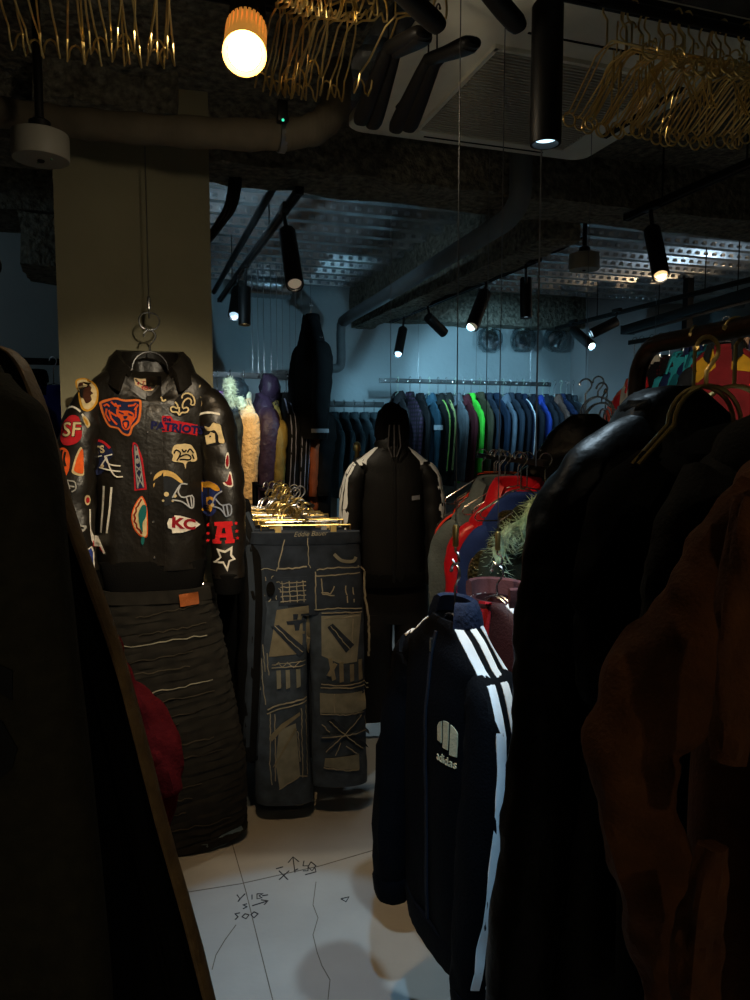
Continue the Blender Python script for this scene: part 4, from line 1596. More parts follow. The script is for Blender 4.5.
def patch(name, bv, layers):
    """layers: (colour, [shapes]) from the bottom up; the first layer is the patch, the rest its stitching."""
    base = None
    for k, (c, shp) in enumerate(layers):
        par = o if base is None else base
        q = applique(name if base is None else name + '_stitching', shp, bv, pc(c), par, off=.0012 + .0022 * k, th=.002, step=ST)
        if base is None:
            base = q


def zz(fn, pts):
    return [fn(*p) for p in pts]


# neck label
patch('neck_label', bvb, [((214, 190, 150), [poly(zz(Z1, [(562, 292), (745, 288), (745, 310), (690, 385), (640, 388), (570, 345)]))]),
                          ((150, 30, 40), [stroke(zz(Z1, p), .0042) for p in ([(590, 345), (592, 312), (612, 310), (612, 326), (594, 328)], [(640, 312), (622, 312), (622, 345), (640, 343)], [(650, 345), (650, 312), (668, 343), (668, 312)], [(680, 312), (700, 312)], [(690, 312), (690, 342)], [(706, 342), (716, 310), (726, 340)],
                                                                           [(612, 360), (632, 356)], [(622, 358), (624, 378)], [(640, 356), (636, 376), (654, 376), (654, 358), (640, 356)], [(664, 378), (670, 356), (680, 378)])])])
# bear head
bear_o = smooth2(zz(Z1, [(320, 500), (330, 465), (430, 440), (500, 455), (590, 450), (614, 478), (600, 600), (552, 655), (535, 705), (508, 718), (470, 700), (440, 665), (385, 650), (348, 590)]))
bear_i = smooth2(zz(Z1, [(338, 495), (345, 480), (430, 455), (500, 470), (585, 465), (598, 485), (585, 592), (540, 645), (524, 692), (508, 702), (478, 688), (450, 655), (395, 638), (362, 585)]))
bear_m = smooth2(zz(Z1, [(440, 520), (470, 535), (520, 535), (560, 560), (545, 620), (525, 665), (500, 675), (475, 655), (465, 600), (440, 570)]))
bl = [stroke(zz(Z1, p), .006) for p in ([(350, 500), (372, 488), (392, 505)], [(370, 520), (362, 560), (390, 610)], [(385, 530), (400, 590), (440, 635)], [(402, 470), (430, 500), (470, 500)], [(520, 500), (560, 495), (575, 480)], [(575, 520), (570, 580), (540, 620)],
                                              [(395, 545), (440, 575)], [(430, 480), (455, 520)], [(590, 490), (565, 530)])]
patch('bear_patch', bvb, [((214, 112, 50), [poly(bear_o)]), (navy_p, [poly(bear_i)]), (orange_p, bl + [poly(bear_m)]),
                          (navy_p, [poly(smooth2(zz(Z1, [(480, 610), (520, 605), (525, 640), (505, 665), (485, 650)]))), stroke(zz(Z1, [(455, 545), (490, 560)]), .005), stroke(zz(Z1, [(520, 555), (550, 570)]), .005), poly(smooth2(zz(Z1, [(485, 575), (515, 575), (505, 592), (492, 592)])))]),
                          ((224, 84, 30), [poly(smooth2(zz(Z1, [(488, 622), (512, 620), (508, 655), (495, 655)])))])])
# round feathered disc on the left shoulder
patch('disc_patch', bva, [(gold_p, [poly(smooth2(zz(Z1, [(160, 330), (190, 305), (240, 305), (295, 345), (315, 410), (300, 490), (262, 535), (225, 540), (195, 510), (175, 420)])))]),
                          (cream_p, [poly(smooth2(zz(Z1, [(172, 335), (200, 315), (240, 318), (285, 355), (303, 410), (288, 485), (258, 522), (228, 525), (208, 500), (188, 420)])))]),
                          (brown_p, [poly(smooth2(zz(Z1, [(180, 345), (225, 335), (265, 365), (262, 390), (278, 410), (262, 425), (268, 460), (235, 485), (215, 450), (192, 430)])))]),
                          (black_p, [poly(smooth2(zz(Z1, [(180, 345), (225, 335), (255, 355), (215, 375), (210, 440), (192, 430)])))])])
patch('feather_patch', bva, [(cream_p, [poly(smooth2(zz(Z1, [(205, 570), (225, 575), (250, 610), (256, 640), (240, 660), (222, 630)])))]), (gold_p, [poly(smooth2(zz(Z1, [(215, 585), (240, 610), (246, 635), (235, 640)])))])])
# piping rings on the sleeves
for bv, pts in ((bvl, [(92, 520), (130, 508), (165, 520), (195, 545)]), (bvl, [(205, 560), (215, 575)])):
    applique('white_piping', [stroke(smooth2(zz(Z1, pts), 14, False), .006)], bv, pc(white_p), o, off=.002, th=.003, step=ST)
applique('white_piping', [stroke(smooth2(zz(Z2, [(408, 495), (440, 475), (500, 468), (572, 482)]), 14, False), .007)], bvr, pc(white_p), o, off=.002, th=.003, step=ST)
# red oval with letters
sf = smooth2(zz(Z1, [(90, 600), (130, 570), (180, 580), (200, 650), (198, 730), (150, 775), (80, 780), (48, 730), (55, 650)]))
patch('oval_patch', bvl, [(red_p, [poly(sf)]), (black_p, [xf(text2d('SF', .068, .1, wx=1.0, off=.0022), *Z1(128, 675))]), (cream_p, [xf(text2d('SF', .066, .1, wx=1.0, off=.0005), *Z1(128, 675))])])


def helmet(name, bv, fn, shell, c, mask, mc, extra, mw=.0042):
    patch(name, bv, [(c, [poly(smooth2(zz(fn, shell)))])] + extra + [(mc, [stroke(smooth2(zz(fn, p), 12, False), mw) for p in mask])])


# striped orange helmet at the left cuff side
helmet('orange_helmet_patch', bvl, Z1, [(22, 900), (30, 830), (60, 800), (100, 815), (118, 880), (110, 960), (85, 1010), (60, 1070), (40, 1000)], orange_p,
       [[(60, 1010), (100, 1030), (150, 1040), (158, 1090), (130, 1110)], [(70, 1040), (110, 1065), (150, 1075)], [(100, 1030), (118, 1090)]], grey_p,
       [(black_p, [stroke(smooth2(zz(Z1, p), 8, False), .007) for p in ([(45, 830), (36, 880), (45, 940)], [(66, 815), (55, 870), (66, 950)], [(88, 830), (78, 880), (90, 930)])])])
patch('orange_corner_patch', bva, [(cream_p, [poly(smooth2(zz(Z1, [(200, 800), (165, 840), (138, 930), (135, 980), (200, 1000), (212, 960)])))]), ((222, 92, 34), [poly(smooth2(zz(Z1, [(206, 812), (175, 850), (152, 930), (150, 965), (200, 985), (210, 950)])))])])
# blue helmet with lettering
helmet('blue_helmet_patch', bvb, Z1, [(212, 850), (218, 775), (260, 745), (330, 752), (385, 800), (405, 850), (370, 900), (345, 960), (300, 1000), (240, 1000), (215, 940)], navy_p,
       [[(345, 865), (400, 850)], [(345, 865), (375, 920), (455, 935)], [(300, 945), (380, 965), (455, 975)], [(360, 880), (385, 960), (420, 1010), (470, 1012)], [(320, 930), (360, 870)], [(235, 885), (325, 860)]], white_p,
       [(red_p, [stroke(smooth2(zz(Z1, [(225, 765), (275, 750), (335, 760), (385, 805)]), 12, False), .008)]), (cream_p, [xf(text2d('NTS', .034, 0, off=.0012), *Z1(278, 822), rot=.12), poly(ell(*Z1(272, 935), .007, .007)), poly(ell(*Z1(325, 935), .006, .006))])])
# derrick
dk = zz(Z3, [(538, 0), (545, -60), (560, -62), (580, -40), (590, -10), (612, 60), (635, 285), (548, 292), (545, 150)])
patch('derrick_patch', bvb, [(red_p, [poly(dk)]), (navy_p, [poly(zz(Z3, [(548, 0), (552, -48), (568, -46), (580, 0), (600, 70), (620, 272), (560, 280), (556, 150)]))]),
                             (grey_p, [stroke(zz(Z3, p), .0035) for p in ([(560, -40), (560, 110), (572, 275)], [(574, -30), (598, 110), (612, 268)], [(560, 110), (604, 150)], [(600, 110), (562, 160)], [(562, 160), (612, 262)], [(604, 150), (570, 268)])] + [poly(ell(*Z3(570, 15), .006, .008)), poly(ell(*Z3(574, 75), .006, .009))])])
# twin lines of the welt pocket
for p in ([(332, 258), (320, 400), (296, 605)], [(388, 265), (370, 420), (342, 605)]):
    applique('pocket_welt', [stroke(smooth2(zz(Z3, p), 10, False), .0065)], bvb, pc(white_p), o, off=.002, th=.003, step=ST)
# sunburst oval
patch('sunburst_patch', bvb, [(orange_p, [poly(smooth2(zz(Z3, [(590, 335), (545, 400), (520, 480), (535, 570), (580, 630), (628, 635), (636, 520), (634, 420), (612, 350)])))]),
                              (cream_p, [poly(smooth2(zz(Z3, [(590, 345), (552, 405), (528, 480), (542, 565), (585, 622), (622, 625), (628, 520), (626, 420), (606, 358)])))]),
                              ((120, 40, 24), [stroke(zz(Z3, [(596, 355), (580, 380), (572, 400), (556, 420), (556, 445), (540, 470), (548, 495), (540, 520), (556, 540), (556, 565), (578, 585), (590, 612)]), .006)]),
                              (teal_p, [poly(smooth2(zz(Z3, [(600, 400), (572, 460), (580, 560), (598, 600), (600, 530), (625, 480), (630, 410)]))), poly(smooth2(zz(Z3, [(590, 635), (610, 640), (600, 690), (585, 680)])))])])
# little things low on the left sleeve
patch('wing_patch', bva, [(grey_p, [poly(smooth2(zz(Z3, [(125, 485), (160, 490), (185, 520), (220, 530), (215, 555), (180, 578), (155, 560), (135, 520)])))]), (black_p, [stroke(smooth2(zz(Z3, [(140, 500), (170, 530), (205, 545)]), 8, False), .005)])])
patch('stripe_patch', bva, [(white_p, [poly(zz(Z3, [(238, 415), (246, 420), (248, 560), (255, 590), (325, 755), (312, 765), (270, 700), (248, 640), (242, 560)]))]), (red_p, [poly(zz(Z3, [(256, 640), (300, 735), (312, 755), (290, 735), (258, 680)]))])])
patch('blue_corner_patch', bva, [(white_p, [poly(zz(Z3, [(195, 715), (250, 680), (262, 720), (268, 850), (220, 835)]))]), (blue_p, [poly(zz(Z3, [(203, 722), (246, 690), (256, 725), (260, 838), (224, 825)]))])])
patch('dot_patch', bva, [(cream_p, [poly(ell(*Z3(228, 350), .008, .017))]), (red_p, [poly(ell(*Z3(230, 350), .005, .01))])])
# fleur-de-lis
fl = [[(278, 490), (262, 468), (228, 465), (218, 440), (238, 428), (262, 440), (268, 420), (250, 392)], [(278, 490), (296, 470), (330, 468), (345, 445), (330, 430), (308, 440), (302, 415), (318, 380), (350, 362), (368, 385), (362, 408), (385, 412), (392, 385), (378, 345), (340, 325), (305, 340), (300, 365)], [(278, 430), (278, 470)]]
patch('fleur_patch', bva, [(black_p, [poly(smooth2(zz(Z2, [(280, 500), (215, 465), (212, 430), (245, 420), (250, 380), (300, 330), (345, 318), (395, 355), (395, 415), (350, 440), (345, 470)])))]), (cream_p, [stroke(smooth2(zz(Z2, p), 30, False), .0052) for p in fl] + [stroke(smooth2(zz(Z2, [(150, 355), (165, 388), (185, 375)]), 8, False), .006)])])
patch('arm_loop_patch', bvr, [(cream_p, [stroke(smooth2(zz(Z2, [(432, 262), (418, 330), (416, 420), (440, 405), (432, 350), (438, 290), (432, 262)]), 20, False), .0045)])])
# red and blue script banner
bn = zz(Z2, [(120, 530), (150, 525), (155, 495), (215, 495), (235, 525), (410, 560), (405, 640), (300, 620), (220, 610), (130, 615)])
patch('script_patch', bva, [(red_p, [poly(bn)]), ((20, 24, 70), [xf(text2d('PATRIOTS', .036, 0, off=.0018, wx=1.08), *Z2(262, 585), rot=-.11), xf(text2d('the', .02, 0, off=.001), *Z2(190, 520))]),
                            (red_p, [stroke(zz(Z2, [(150, 585), (180, 588)]), .003)])])
# grinning cream face, simple
fc = smooth2(zz(Z2, [(218, 760), (240, 710), (290, 702), (320, 700), (360, 712), (392, 765), (398, 820), (370, 835), (345, 830), (322, 845), (315, 885), (300, 845), (265, 835), (220, 825), (228, 790)]))
patch('face_patch', bvb, [(cream_p, [poly(fc)]), (black_p, [stroke(smooth2(zz(Z2, p), 12, False), .0052) for p in ([(235, 770), (250, 745), (280, 765), (268, 800), (252, 825)], [(375, 770), (350, 740), (330, 765)], [(270, 800), (300, 785), (330, 780), (355, 800), (345, 820), (300, 815), (275, 818)], [(292, 740), (305, 760), (325, 745)], [(365, 780), (378, 815)])])])
# cream blocky beast on the right sleeve
patch('beast_patch', bvr, [(black_p, [poly(zz(Z2, [(450, 560), (520, 535), (590, 560), (610, 690), (560, 705), (470, 722), (452, 700)]))]),
                           (cream_p, [poly(smooth2(zz(Z2, [(458, 570), (490, 578), (520, 545), (545, 552), (572, 560), (582, 610), (600, 690), (560, 690), (555, 640), (530, 600), (500, 605), (470, 598)]))), poly(zz(Z2, [(460, 640), (490, 630), (500, 612), (530, 625), (535, 690), (470, 706)]))]),
                           (black_p, [stroke(zz(Z2, [(495, 640), (498, 652)]), .006)])])
for nm, e_ in (('leaf_patch', [(610, 780), (628, 770), (632, 850), (618, 890), (600, 860)]), ('leaf_patch', [(630, 910), (645, 920), (655, 1010), (620, 1020), (580, 990), (610, 975)])):
    patch(nm, bvr, [(white_p, [poly(smooth2(zz(Z2, e_)))]), ((140, 24, 34), [poly(smooth2([(sum(p[0] for p in zz(Z2, e_)) / len(e_) * .28 + x * .72, sum(p[1] for p in zz(Z2, e_)) / len(e_) * .28 + y * .72) for x, y in zz(Z2, e_)]))])])
# dark helmet with cream crest
helmet('dark_helmet_patch', bvb, Z4, [(80, 260), (85, 185), (140, 140), (220, 155), (278, 215), (262, 240), (232, 280), (205, 330), (215, 365), (150, 385), (95, 340)], (34, 38, 44),
       [[(205, 330), (262, 240), (310, 238)], [(260, 250), (245, 290), (275, 330), (345, 322), (350, 400)], [(205, 345), (270, 360), (330, 408), (350, 400)], [(300, 330), (320, 400)], [(330, 325), (338, 400)]], (176, 180, 186),
       [((206, 172, 104), [poly(smooth2(zz(Z4, [(80, 255), (85, 182), (140, 138), (215, 152), (278, 218), (262, 228), (205, 185), (150, 178), (100, 205)])))]), (cream_p, [poly(ell(*Z4(165, 305), .008, .008)), poly(ell(*Z4(222, 318), .006, .006)), poly(ell(*Z4(142, 350), .004, .004)), poly(ell(*Z4(207, 352), .004, .004))])], .0045)
# blue and gold helmet
helmet('gold_helmet_patch', bva, Z4, [(412, 440), (410, 230), (460, 215), (520, 245), (545, 290), (515, 320), (500, 370), (500, 430), (460, 465)], (22, 36, 88),
       [[(480, 370), (500, 320), (545, 285)], [(500, 340), (540, 385), (600, 380), (605, 445), (570, 465)], [(480, 395), (530, 410), (570, 465)], [(550, 385), (560, 455)], [(575, 385), (585, 460)]], (140, 150, 170),
       [(gold_p, [poly(smooth2(zz(Z4, [(410, 255), (412, 228), (460, 218), (515, 248), (530, 280), (500, 285), (460, 262), (430, 270), (412, 300)]))), stroke(smooth2(zz(Z4, [(412, 420), (430, 440), (460, 425), (465, 400), (440, 390), (435, 360), (460, 335), (490, 350)]), 16, False), .010)]), (cream_p, [poly(ell(*Z4(478, 385), .006, .006))])], .0045)
# arrowhead
ar = zz(Z4, [(165, 510), (180, 475), (212, 478), (216, 455), (260, 462), (340, 490), (396, 535), (350, 562), (270, 582), (200, 582), (195, 555), (172, 545)])
patch('arrowhead_patch', bvb, [(black_p, [poly([(x * 1.0 + .0, y) for x, y in zz(Z4, [(155, 510), (172, 465), (205, 468), (210, 445), (262, 452), (345, 480), (410, 535), (352, 572), (270, 592), (190, 592), (186, 562), (160, 550)])])]), (white_p, [poly(ar)]),
                               ((140, 20, 34), [xf(text2d('KC', .048, -.1, off=.0022, wx=1.25), *Z4(282, 522), rot=-.18)])])
# red block letter with stars
al = [poly(zz(Z4, [(488, 505), (612, 498), (615, 530), (602, 532), (618, 625), (626, 628), (624, 652), (560, 656), (558, 634), (570, 632), (566, 612), (525, 616), (522, 636), (534, 638), (532, 656), (472, 660), (474, 632), (490, 628), (508, 532), (490, 532)]))]
st = []
for (x, y) in ((444, 522), (442, 580), (440, 632), (638, 515), (642, 570), (646, 620)):
    c = Z4(x, y)
    st.append(poly([(c[0] + (.0075 if k % 2 == 0 else .0032) * math.sin(k * math.pi / 5), c[1] + (.0075 if k % 2 == 0 else .0032) * math.cos(k * math.pi / 5)) for k in range(10)]))
patch('letter_patch', bva, [((204, 30, 36), al + st), (black_p, [poly(zz(Z4, [(545, 545), (560, 545), (566, 582), (536, 584)]))])])
# open star
so = zz(Z4, [(498, 690), (556, 705), (610, 675), (606, 735), (632, 770), (590, 785), (572, 858), (540, 795), (474, 798), (520, 752)])
cxs = (sum(p[0] for p in so) / 10, sum(p[1] for p in so) / 10)
patch('star_patch', bva, [(white_p, [holed(so, [(cxs[0] + (x - cxs[0]) * .68, cxs[1] + (y - cxs[1]) * .68) for x, y in so])])])
# front placket, buttons, pocket, seams
applique('placket', [stroke([(.012, -.09), (.012, -.74)], .05)], bvb, leather, o, off=.001, th=.004, step=.04)
for (px, py) in ((147, 432), (149, 472), (150, 520), (150, 556)):
    bm = bmesh.new()
    x, z = J(px, py)
    h = bvb.ray_cast(Vector((x, -1, z)), Vector((0, 1, 0)))[0]
    lathe(bm, [(.004, 0), (.004, .004), (.002, .006), (.0005, .006)], 12, Matrix.Translation(h + Vector((0, -.004, 0))) @ Matrix.Rotation(R(90), 4, 'X'))
    mk('snap_button', bm, chrome, o)
hanger('arched', (pj.x, pj.y, pj.z + .075), JZ, chrome, 'chrome arched hanger of the patched leather jacket on the column', None, W=.17, drop=.075, r=.003)
# wire gripper hook
o = thing('wire_gripper', 'chrome gripper hook on the wire above the patched leather jacket', 'hook', (pj.x - .0, pj.y, pj.z + .085))
bm = bmesh.new()
lathe(bm, [(.004, .06), (.007, .062), (.007, .1), (.004, .105)], 14)
tube(bm, [Vector((0, 0, .1)), Vector((0, 0, .03))], .0035, 8)
mk('barrel', bm, chrome, o)
for s in (-1, 1):
    bm = bmesh.new()
    hk_ = [Vector((0, 0, .05)), Vector((s * .022, 0, .045)), Vector((s * .034, 0, .025)), Vector((s * .026, 0, .0)), Vector((0, 0, -.012)), Vector((-s * .012, -.01, -.004))]
    tube(bm, [Vector(v) for v in crom([tuple(v) for v in hk_], 16)], .003, 8)
    mk('hook', bm, chrome, o)
zt_ = P(132, 172, DJ).z
wire('display_wire', 'wire down the column face holding the patched leather jacket', 0, 0, 0, pj.z + .185, xy=(pj.x, pj.y), r=.0018, top=zt_ + .4)

# ------------------------------------------------------- ribbed denim skirt
DS = 2.70
SS = DS / F
ps = P(176, 590, DS)


def K(px, py):
    return ((px - 176) * SS, (590 - py) * SS)


o = thing('denim_skirt', 'long charcoal denim skirt with frayed horizontal tiers below the patched jacket', 'skirt', ps, R(-4))
rows = []
n_t = 30
bm = bmesh.new()
rings = []
for k in range(n_t * 4 + 1):
    t = k / (n_t * 4)
    py = 590 + t * 262
    l, r = 106 + (px_ := 0) + 24 * max(0, t - .3), 212 + 30 * min(1, t * 1.4)
    w = (r - l) / 2 * SS
    c = ((l + r) / 2 - 176) * SS
    z = (590 - py) * SS
    saw = (k % 4) / 4
    th_ = .075 + .03 * t
    ring = []
    for j in range(48):
        a = 2 * math.pi * j / 48
        ca, sa = sp(math.cos(a), .8), sp(math.sin(a), .8)
        tilt = (-.03 + .02 * N(k // 4 * 3.3, 2, 1)) * ca * min(1, t * 8) * -1
        d = (.005 * saw if k > 3 else 0) + .007 * N(ca * 3, sa * 3 + k * .5, t * 9)
        ring.append(Vector((c + ca * (w + d), sa * (th_ + d) + .01 * N(ca * 4, t * 2, 3), z + tilt + .012 * N(ca * 2 + k // 4, sa, 5) * min(1, t * 6))))
    rings.append(ring)
low = rings[-1]
cc = sum(low, Vector()) / 48
rings.append([cc + (p - cc) * .93 for p in low])
rings.append([cc + (p - cc) * .9 + Vector((0, 0, .08)) for p in low])
loft(bm, rings)
sk = mk('body', fixn(bm), skirt_m, o, ang=28)
bv = bvh_of([sk])
bm = bmesh.new()
rings = []
for dz, f in ((.012, .97), (.014, 1.03), (-.03, 1.06), (-.034, 1.0)):
    rings.append([Vector((((106 + 212) / 2 - 176) * SS + f * (106 / 2 * SS) * sp(math.cos(2 * math.pi * j / 40), .8), f * .078 * sp(math.sin(2 * math.pi * j / 40), .8), dz)) for j in range(40)])
loft(bm, rings)
mk('waistband', fixn(bm), skirt_m, o)
tg = zz(K, [(179, 590), (197, 588), (198, 600), (180, 602)])
applique('leather_tag', [poly(tg)], bv, tan_tag, o, off=.014, th=.003, step=.02)
random.seed(21)
for k in range(16):
    py = 612 + k * 14.5 + random.uniform(-2, 2)
    t = (py - 590) / 262
    x0_, x1_ = random.uniform(112, 150), random.uniform(175, 205 + 25 * t)
    pts = [K(x0_ + (x1_ - x0_) * i / 14, py - 8 * i / 14 + random.uniform(-1.2, 1.2)) for i in range(15)]
    applique('frayed_edge', [stroke(pts, .003)], bv, thread if k in (2, 5) else M('dull_thread', (54, 49, 40), .95, bump=0), o, off=.003, th=.003, step=.03)
applique('lining', [stroke(zz(K, [(188, 850), (210, 846), (236, 836)]), .04)], bv, cloth((96, 112, 120)), o, off=-.004, th=.003, step=.03)
hanger('clip', (ps.x - .06, ps.y + .02, ps.z + .10), R(-4), chrome, 'clip hanger holding the tiered denim skirt under the leather jacket', None, W=.16, drop=.085, r=.0025)
# dark blue striped clothes behind, between skirt and jeans
q = P(236, 560, 3.05)
o, pr = jacket('hanging_jacket', 'dark jacket with blue-grey stripes between the skirt and the jeans', 'jacket', (q.x, q.y, 1.20), R(-78), None, mat=black_cloth, L=.9, W=.2, hem=.2, T=.06, sl=.85, sr=.06, spread=0, collar='stand', seed=140)
sleeve_stripes(o, pr, 1, .2, .1, .85, 0, (-.03, .02), .02, cloth((34, 42, 52)), .03)
hanger('wire', (q.x, q.y, 1.33), R(-78), chrome, 'hanger of the dark striped jacket between the skirt and the jeans', None, W=.16, drop=.115)

# ============================================================ PATCHED JEANS
DN = 2.88
SN = DN / F
pn = P(306, 533, DN)


def G(px, py):
    return ((px - 306) * SN, (533 - py) * SN)


def H1(x, y):
    return G(240 + x / 5.357, 510 + y / 5.357)


def H2(x, y):
    return G(240 + x / 5.357, 650 + y / 5.357)


JR = R(-12)
o = thing('patchwork_jeans', 'wide patchwork denim jeans with frayed patches, front of the clip-hanger rack', 'jeans', pn, JR)
up = [(.0, .2, .04, 0, 0), (-.05, .205, .042, 0, 0), (-.16, .215, .052, 0, 0), (-.27, .222, .056, 0, 0), (-.31, .215, .05, 0, 0)]
hips = mk('hips', body_bm(up, 40, 24, fold=.006, seed=3), denim_dark, o)
ll = [(-.25, .108, .055, -.108, 0), (-.36, .11, .055, -.108, 0), (-.6, .105, .06, -.104, 0), (-.85, .108, .062, -.098, 0), (-1.05, .112, .065, -.09, 0)]
lr = [(-.25, .108, .055, .112, 0), (-.36, .108, .055, .114, 0), (-.6, .104, .06, .118, 0), (-.8, .106, .062, .122, 0), (-.99, .108, .062, .126, 0)]
legl = mk('leg', body_bm(ll, 30, 50, fold=.008, seed=6), denim, o)
legr = mk('leg', body_bm(lr, 30, 50, fold=.008, seed=8), denim, o)

bvx = bvh_of([hips, legl, legr])
bm = bmesh.new()
rings = []
for dz, f in ((.004, .95), (.006, 1.02), (-.036, 1.05), (-.04, 1.0)):
    rings.append([Vector((f * .203 * sp(math.cos(2 * math.pi * j / 48), .75), f * .044 * sp(math.sin(2 * math.pi * j / 48), .75), dz)) for j in range(48)])
loft(bm, rings)
wb = mk('waistband', fixn(bm), denim_dark, o)
applique('waist_embroidery', [xf(text2d('Eddie Bauer', .026, .35), *H1(375, 120), rot=.03)], bvh_of([wb]), thread, wb, off=.001, th=.001, step=.05)
NS = .025


def dp(name, bv, mt, shp, k=0, par=None, th=.003):
    return applique(name, shp, bv, mt, par or o, off=.001 + .003 * k, th=th, step=NS)


def stitch(bv, pts, w=.0028, fn=None, k=1, name='seam_stitching', mt=None):
    pts = zz(fn, pts)
    dense = []
    for a, b in zip(pts, pts[1:]):
        m_ = max(2, int((Vector(b) - Vector(a)).length / .012))
        for i in range(m_):
            dense.append((a[0] + (b[0] - a[0]) * i / m_ + random.uniform(-.0018, .0018), a[1] + (b[1] - a[1]) * i / m_ + random.uniform(-.0018, .0018)))
    dense.append(pts[-1])
    return dp(name, bv, mt or thread, [stroke(dense, w)], k, th=.002)


random.seed(9)
# hips: fly, pockets
stitch(bvx, [(362, 140), (365, 280), (375, 300)], fn=H1)
stitch(bvx, [(240, 150), (205, 290), (195, 315)], .004, fn=H1)
stitch(bvx, [(200, 300), (280, 300), (355, 292)], .005, fn=H1)
stitch(bvx, [(80, 310), (150, 300), (190, 310)], fn=H1)
dp('pocket_edge', bvx, denim_pale, [stroke(smooth2(zz(H1, [(500, 230), (540, 265), (600, 272), (618, 250)]), 14, False), .012)], 1)
# left leg patches
dp('dark_patch', bvx, denim_dark, [poly(zz(H1, [(200, 350), (355, 345), (360, 490), (205, 500)]))])
for y in (380, 400, 425, 450, 475):
    stitch(bvx, [(215, y), (350, y - 8)], .003, fn=H1)
for x in (225, 262, 300, 335):
    stitch(bvx, [(x, 365), (x + 4, 480)], .003, fn=H1)
dp('rosette', bvx, black_cloth, [poly(ell(*H1(165, 405), .016, .026))], 1, th=.008)
random.seed(5)
for k in range(8):
    a = k * .8
    stitch(bvx, [(165 + 40 * math.cos(a), 405 + 55 * math.sin(a)), (165 + 55 * math.cos(a + .2), 405 + 70 * math.sin(a + .2))], .003, fn=H1, k=2)
p1 = dp('pale_patch', bvx, denim_tan, [poly(zz(H1, [(195, 520), (362, 500), (372, 690), (360, 760), (150, 770), (165, 690)]))])
dp('cross_motif', bvx, denim_dark, [poly(zz(H1, p)) for p in ([(280, 545), (308, 545), (302, 575), (282, 575)], [(245, 582), (345, 578), (345, 592), (318, 600), (312, 635), (290, 635), (286, 602), (250, 600)])], 1)
dp('diagonal_strap', bvx, denim_dark, [poly(zz(H1, [(165, 605), (205, 600), (355, 745), (310, 775)]))], 1)
stitch(bvx, [(185, 605), (330, 755)], fn=H1, k=2)
dp('belt_strip', bvx, denim, [poly(zz(H2, [(160, 50), (350, 45), (350, 85), (160, 90)]))], 0)
for q in ([(165, 62), (345, 55)], [(165, 82), (345, 78)], [(180, 70), (200, 50), (220, 80), (250, 55), (280, 82), (320, 52)]):
    stitch(bvx, q, fn=H2)
for x in (202, 250, 306):
    dp('belt_loop', bvx, denim_pale, [poly(zz(H2, [(x - 12, 95), (x + 10, 95), (x + 12, 180), (x + 10, 190), (x - 10, 195)]))], 1, th=.005)
stitch(bvx, [(140, 310), (190, 285), (260, 272), (350, 262)], .005, fn=H2)
stitch(bvx, [(140, 330), (200, 305), (350, 280)], .004, fn=H2)
dp('faded_patch', bvx, denim_pale, [poly(zz(H2, [(200, 420), (290, 390), (310, 680), (200, 745), (180, 600)]))])
dp('faded_strip', bvx, denim_tan, [poly(zz(H2, [(150, 450), (210, 390), (310, 330), (315, 345), (225, 410), (160, 480)]))], 1)
dp('faded_strip', bvx, denim_tan, [poly(zz(H2, [(285, 410), (295, 420), (180, 610), (165, 620)]))], 2)
for q in ([(155, 330), (150, 600), (160, 720)], [(180, 330), (178, 700)], [(320, 310), (325, 690)], [(345, 300), (350, 680)], [(110, 20), (115, 130), (130, 280)], [(95, 20), (105, 200)], [(200, 745), (310, 680), (350, 690)], [(300, 430), (310, 600)], [(140, 0), (150, 120)]):
    stitch(bvx, q, .0034, fn=H2)
for q in ([(85, 520), (90, 700), (85, 850)], [(120, 700), (130, 850)]):
    stitch(bvx, q, .003, fn=H1)
# right leg patches
dp('dark_patch', bvx, denim_dark, [poly(zz(H1, [(400, 300), (640, 295), (650, 520), (395, 520)]))])
for q in ([(405, 310), (520, 300), (635, 305)], [(400, 345), (640, 335)], [(395, 525), (520, 515), (650, 530)], [(430, 360), (440, 440), (500, 450)], [(560, 400), (570, 490)], [(600, 410), (605, 490)], [(430, 430), (480, 440), (500, 400)], [(400, 320), (402, 520)]):
    stitch(bvx, q, .004, fn=H1)
dp('pale_patch', bvx, denim_pale, [poly(zz(H1, [(430, 560), (645, 555), (620, 815), (530, 820), (430, 775)]))])
dp('diagonal_strap', bvx, denim_dark, [poly(zz(H1, [(462, 620), (490, 600), (605, 720), (560, 760)]))], 1)
stitch(bvx, [(478, 612), (580, 740)], fn=H1, k=2)
for q in ([(440, 572), (635, 566)], [(600, 580), (590, 790)], [(430, 545), (520, 540), (650, 548)]):
    stitch(bvx, q, .004, fn=H1, k=1)
for x, t_ in ((535, 60), (592, 75), (640, 55)):
    dp('belt_loop', bvx, denim_tan, [poly(zz(H2, [(x - 12, t_), (x + 10, t_), (x + 12, 165), (x - 10, 170)]))], 1, th=.005)
dp('crossed_loop', bvx, denim_tan, [poly(zz(H2, [(465, 40), (485, 38), (505, 150), (485, 160)])), ], 1, th=.005)
dp('crossed_loop', bvx, denim_tan, [poly(zz(H2, [(495, 60), (512, 70), (475, 135), (455, 130)])), ], 2, th=.005)
dp('corduroy_patch', bvx, denim_pale, [poly(zz(H2, [(420, 232), (665, 235), (668, 320), (640, 345), (420, 338)]))])
for q in ([(425, 180), (540, 190), (680, 180)], [(425, 200), (680, 205)], [(495, 235), (498, 335)], [(420, 345), (660, 350)]):
    stitch(bvx, q, .004, fn=H2)
for k, q in enumerate(([(455, 385), (490, 370), (680, 540), (640, 565)], [(640, 350), (655, 370), (460, 560), (440, 545)], [(420, 460), (680, 440), (685, 462), (420, 478)])):
    dp('cross_strap', bvx, denim if k else denim_dark, [poly(zz(H2, q))], k, th=.004)
